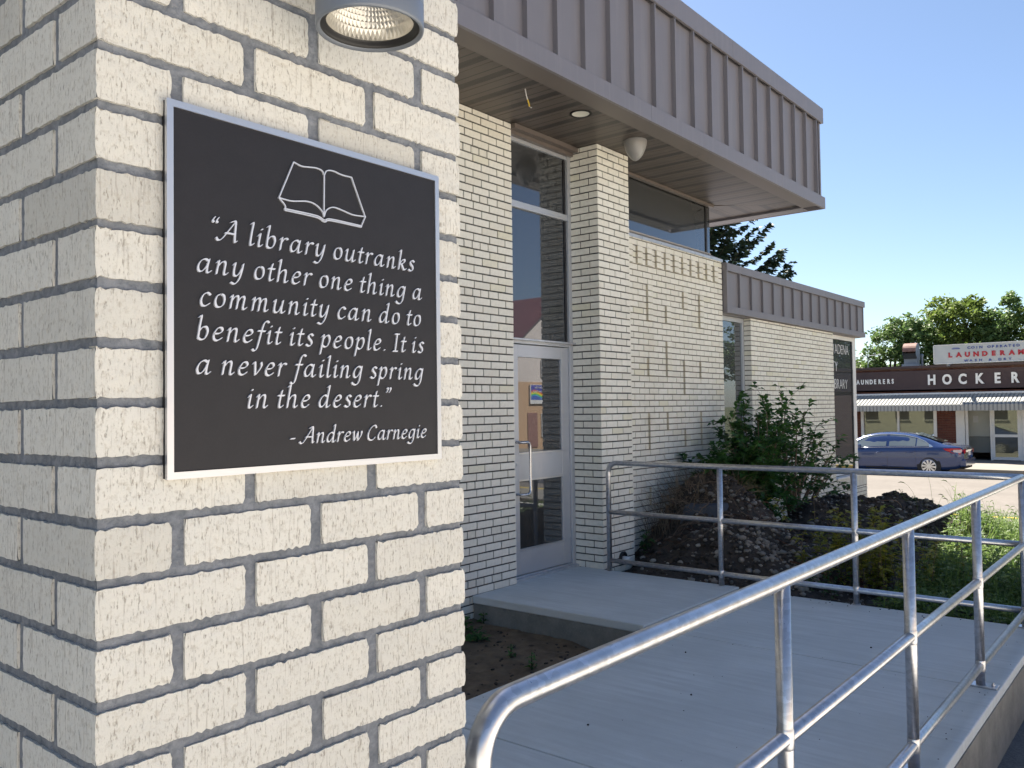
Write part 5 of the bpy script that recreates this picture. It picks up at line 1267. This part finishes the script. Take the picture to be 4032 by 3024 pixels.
for i, (x, y, h, l) in enumerate([(4.87, 4.35, .09, .16), (5.3, 4.66, .10, .09), (4.68, 3.86, .10, .06), (4.56, 3.58, .12, .07), (4.95, 4.55, .12, .14)]):
    weed(['broad-leaved weed flopped on the soil next to the near pier', 'small weed under the corner of the landing', 'tiny seedling in the middle of the sandy soil', 'small seedling by the platform edge in the sandy soil', 'broad-leaved weed close to the cream wall on the dark soil'][i], (x, y, sandz(x, y)-.005), h, 9, M['leaf'], 50+i, l, .018 if l < .1 else .028, start=.0)
# yellowing sapling clump behind the far railing
def clump(label, c, r, H, n, mt, seed, name, nl=22, L_=.07, mt2=None):
    rnd = random.Random(seed); t = thing(name, label, 'plant', (c[0], c[1], onbed(*c))); f = MB()
    for k in range(n):
        x, y = rnd.gauss(c[0], r[0]), rnd.gauss(c[1], r[1]); x = max(x, 7.0); z = onbed(x, min(y, 4.7)); h = H*rnd.uniform(.45, 1.1)
        P = wig((x, y, z-.02), (rnd.uniform(-.25, .25), rnd.uniform(-.25, .25), 1), h, 6, rnd, 0, .12)
        f.m = 1; f.tone = .3; f.tube(P, [.004, .0036, .0032, .0028, .0024, .002, .0014], 4, False); f.m = 0
        for i in range(nl):
            u = rnd.uniform(.12, 1); j = min(int(u*6), 5); q = P[j].lerp(P[j+1], u*6-j); a = rnd.uniform(0, 6.28); leaf2(f, q, (math.cos(a), math.sin(a), rnd.uniform(-.1, .7)), L_*rnd.uniform(.6, 1.2), L_*.24, rnd, rnd.random(), .2)
    f.build('foliage', [mt, mt2 or M['twig']], t)
clump('bushy yellow-green plant just behind the middle of the far railing', (8.25, 2.45), (.24, .30), .72, 60, M['yleaf'], 61, 'sapling_clump', 30, .085)
clump('slender plant with sparse yellow leaves before the right earth heap', (8.2, 2.95), (.06, .06), .62, 3, M['yleaf'], 62, 'sapling', 16, .07)
clump('dark reddish low plant below the yellow-green one', (8.0, 2.45), (.2, .12), .16, 14, M['rleaf'], 63, 'red_plant', 12, .05)
clump('dark green fern-like plant at the foot of the heaps', (7.75, 2.8), (.20, .13), .22, 18, M['leaf'], 64, 'low_plant', 18, .05)
clump('green patch of moss-like weeds on top of the right earth heap', (11.9, 3.05), (.12, .10), .08, 30, M['weed'], 65, 'weed_patch', 10, .03)
clump('spindly dry plant against the bright road at the end of the wing wall', (12.6, 3.9), (.12, .12), .42, 7, M['twig'], 66, 'dry_plant', 10, .035)
clump('bare wispy stalks on the crest between the heap and the sunlit grass', (12.9, 2.6), (.25, .15), .45, 12, M['straw'], 67, 'dry_plant', 8, .03)
# grasses and weeds running to the street: one mass nobody could count
b = MB(); rnd = random.Random(77)
def dens(x, y):
    t = (y-1.2)+(x-7)*.0
    return 1
for _ in range(15000):
    x = 7.05+abs(rnd.gauss(0, 1))*2.6 if rnd.random() < .55 else rnd.uniform(7.1, 17.5)
    y = rnd.uniform(.3, 2.1+min(max((x-9)*.14, 0), 1.6))
    if x > 17.5 or (rnd.random() < .5 and y > 1.9 and x < 8.6): continue
    z = bed(x, y, 0); a = rnd.uniform(0, 6.28)
    if rnd.random() < .42:
        h = rnd.uniform(.12, .55)*(1 if x > 8 else .7); ln = rnd.uniform(.1, .5)*h; b.tone = rnd.random(); dx, dy = math.cos(a), math.sin(a); w_ = rnd.uniform(.0025, .006)
        P = [Vector((x+dx*ln*u*u, y+dy*ln*u*u, z+h*(u-.18*u*u))) for u in (0, .35, .7, 1)]; s = Vector((-dy, dx, 0))
        i = b.vs([P[0]-s*w_, P[0]+s*w_, P[1]-s*w_, P[1]+s*w_, P[2]-s*w_*.7, P[2]+s*w_*.7, P[3]]); b.face((i, i+1, i+3, i+2)); b.face((i+2, i+3, i+5, i+4)); b.face((i+4, i+5, i+6))
    else:
        h = rnd.uniform(.04, .40 if x > 8 else .26)
        for k in range(4): a = rnd.uniform(0, 6.28); leaf2(b, (x+rnd.uniform(-.03, .03), y+rnd.uniform(-.03, .03), z+h*rnd.uniform(.2, 1)), (math.cos(a), math.sin(a), rnd.uniform(.0, .8)), rnd.uniform(.04, .09), rnd.uniform(.010, .02), rnd, rnd.random(), .2)
stuff(b.build('weeds_and_grass', M['weed']), 'dense green weeds and grass between the platform and the street', 'grass')
b = MB()
for _ in range(150):
    x, y = rnd.uniform(8.0, 16.5), rnd.uniform(.6, 2.9); z = bed(x, y, 0); h = rnd.uniform(.35, .62); a = rnd.uniform(0, 6.28); dx, dy = math.cos(a)*.14, math.sin(a)*.14
    P = [Vector((x+dx*u*u, y+dy*u*u, z+h*(u-.15*u**4))) for u in (0, .3, .6, .85, 1)]; b.tone = .7; b.tube(P, [.0022, .002, .0018, .0015, .001], 3, False)
    d = (P[4]-P[3]).normalized(); b.tube([P[4], P[4]+d*.02, P[4]+d*.05+Vector((dx*.08, dy*.08, -.012)), P[4]+d*.07+Vector((dx*.2, dy*.2, -.035))], [.002, .006, .006, .001], 5)
stuff(b.build('seed_heads', M['weed']), 'arching foxtail seed heads above the weeds', 'grass')
# corrugated drain hose beside the platform
dh = thing('drain_hose', 'black corrugated drain hose lying along the platform edge behind the far railing', 'hose', (7.3, 1.6, -.1))
b = MB(); n = 90; P = []; r = []
for i in range(n+1): u = i/n; P.append((7.10+.55*math.sin(u*2.2)*.5+.28*u, 1.05+1.25*u, -.14+.03*math.sin(u*5))); r.append(.058 if i % 2 else .049)
b.tube(P, r, 14); b.build('pipe', M['black'], dh, True)
# small stone flakes on the slab
b = MB()
for (x, y) in [(6.2, 4.3), (6.5, 4.2), (5.9, 3.6), (4.9, 2.6), (4.2, 2.2), (5.7, 1.7), (3.8, 1.5), (6.3, 3.5), (3.5, 2.4), (5.1, 1.3), (4.6, 2.9)]: pebble(b, (x, y, .005), .006, RG)
for _ in range(160):
    x, y = RG.uniform(1.5, 6.8), RG.choice([RG.uniform(.95, 3.1), 3.1-abs(RG.gauss(0, .12)), .93+abs(RG.gauss(0, .1))]); pebble(b, (x, y, .001), RG.uniform(.0012, .0035), RG)
for _ in range(60): pebble(b, (6.84-abs(RG.gauss(0, .1)), RG.uniform(1, 4.4), .007), RG.uniform(.0015, .006), RG)
stuff(b.build('grit', M['dirt']), 'specks of grit scattered on the concrete', 'grit')
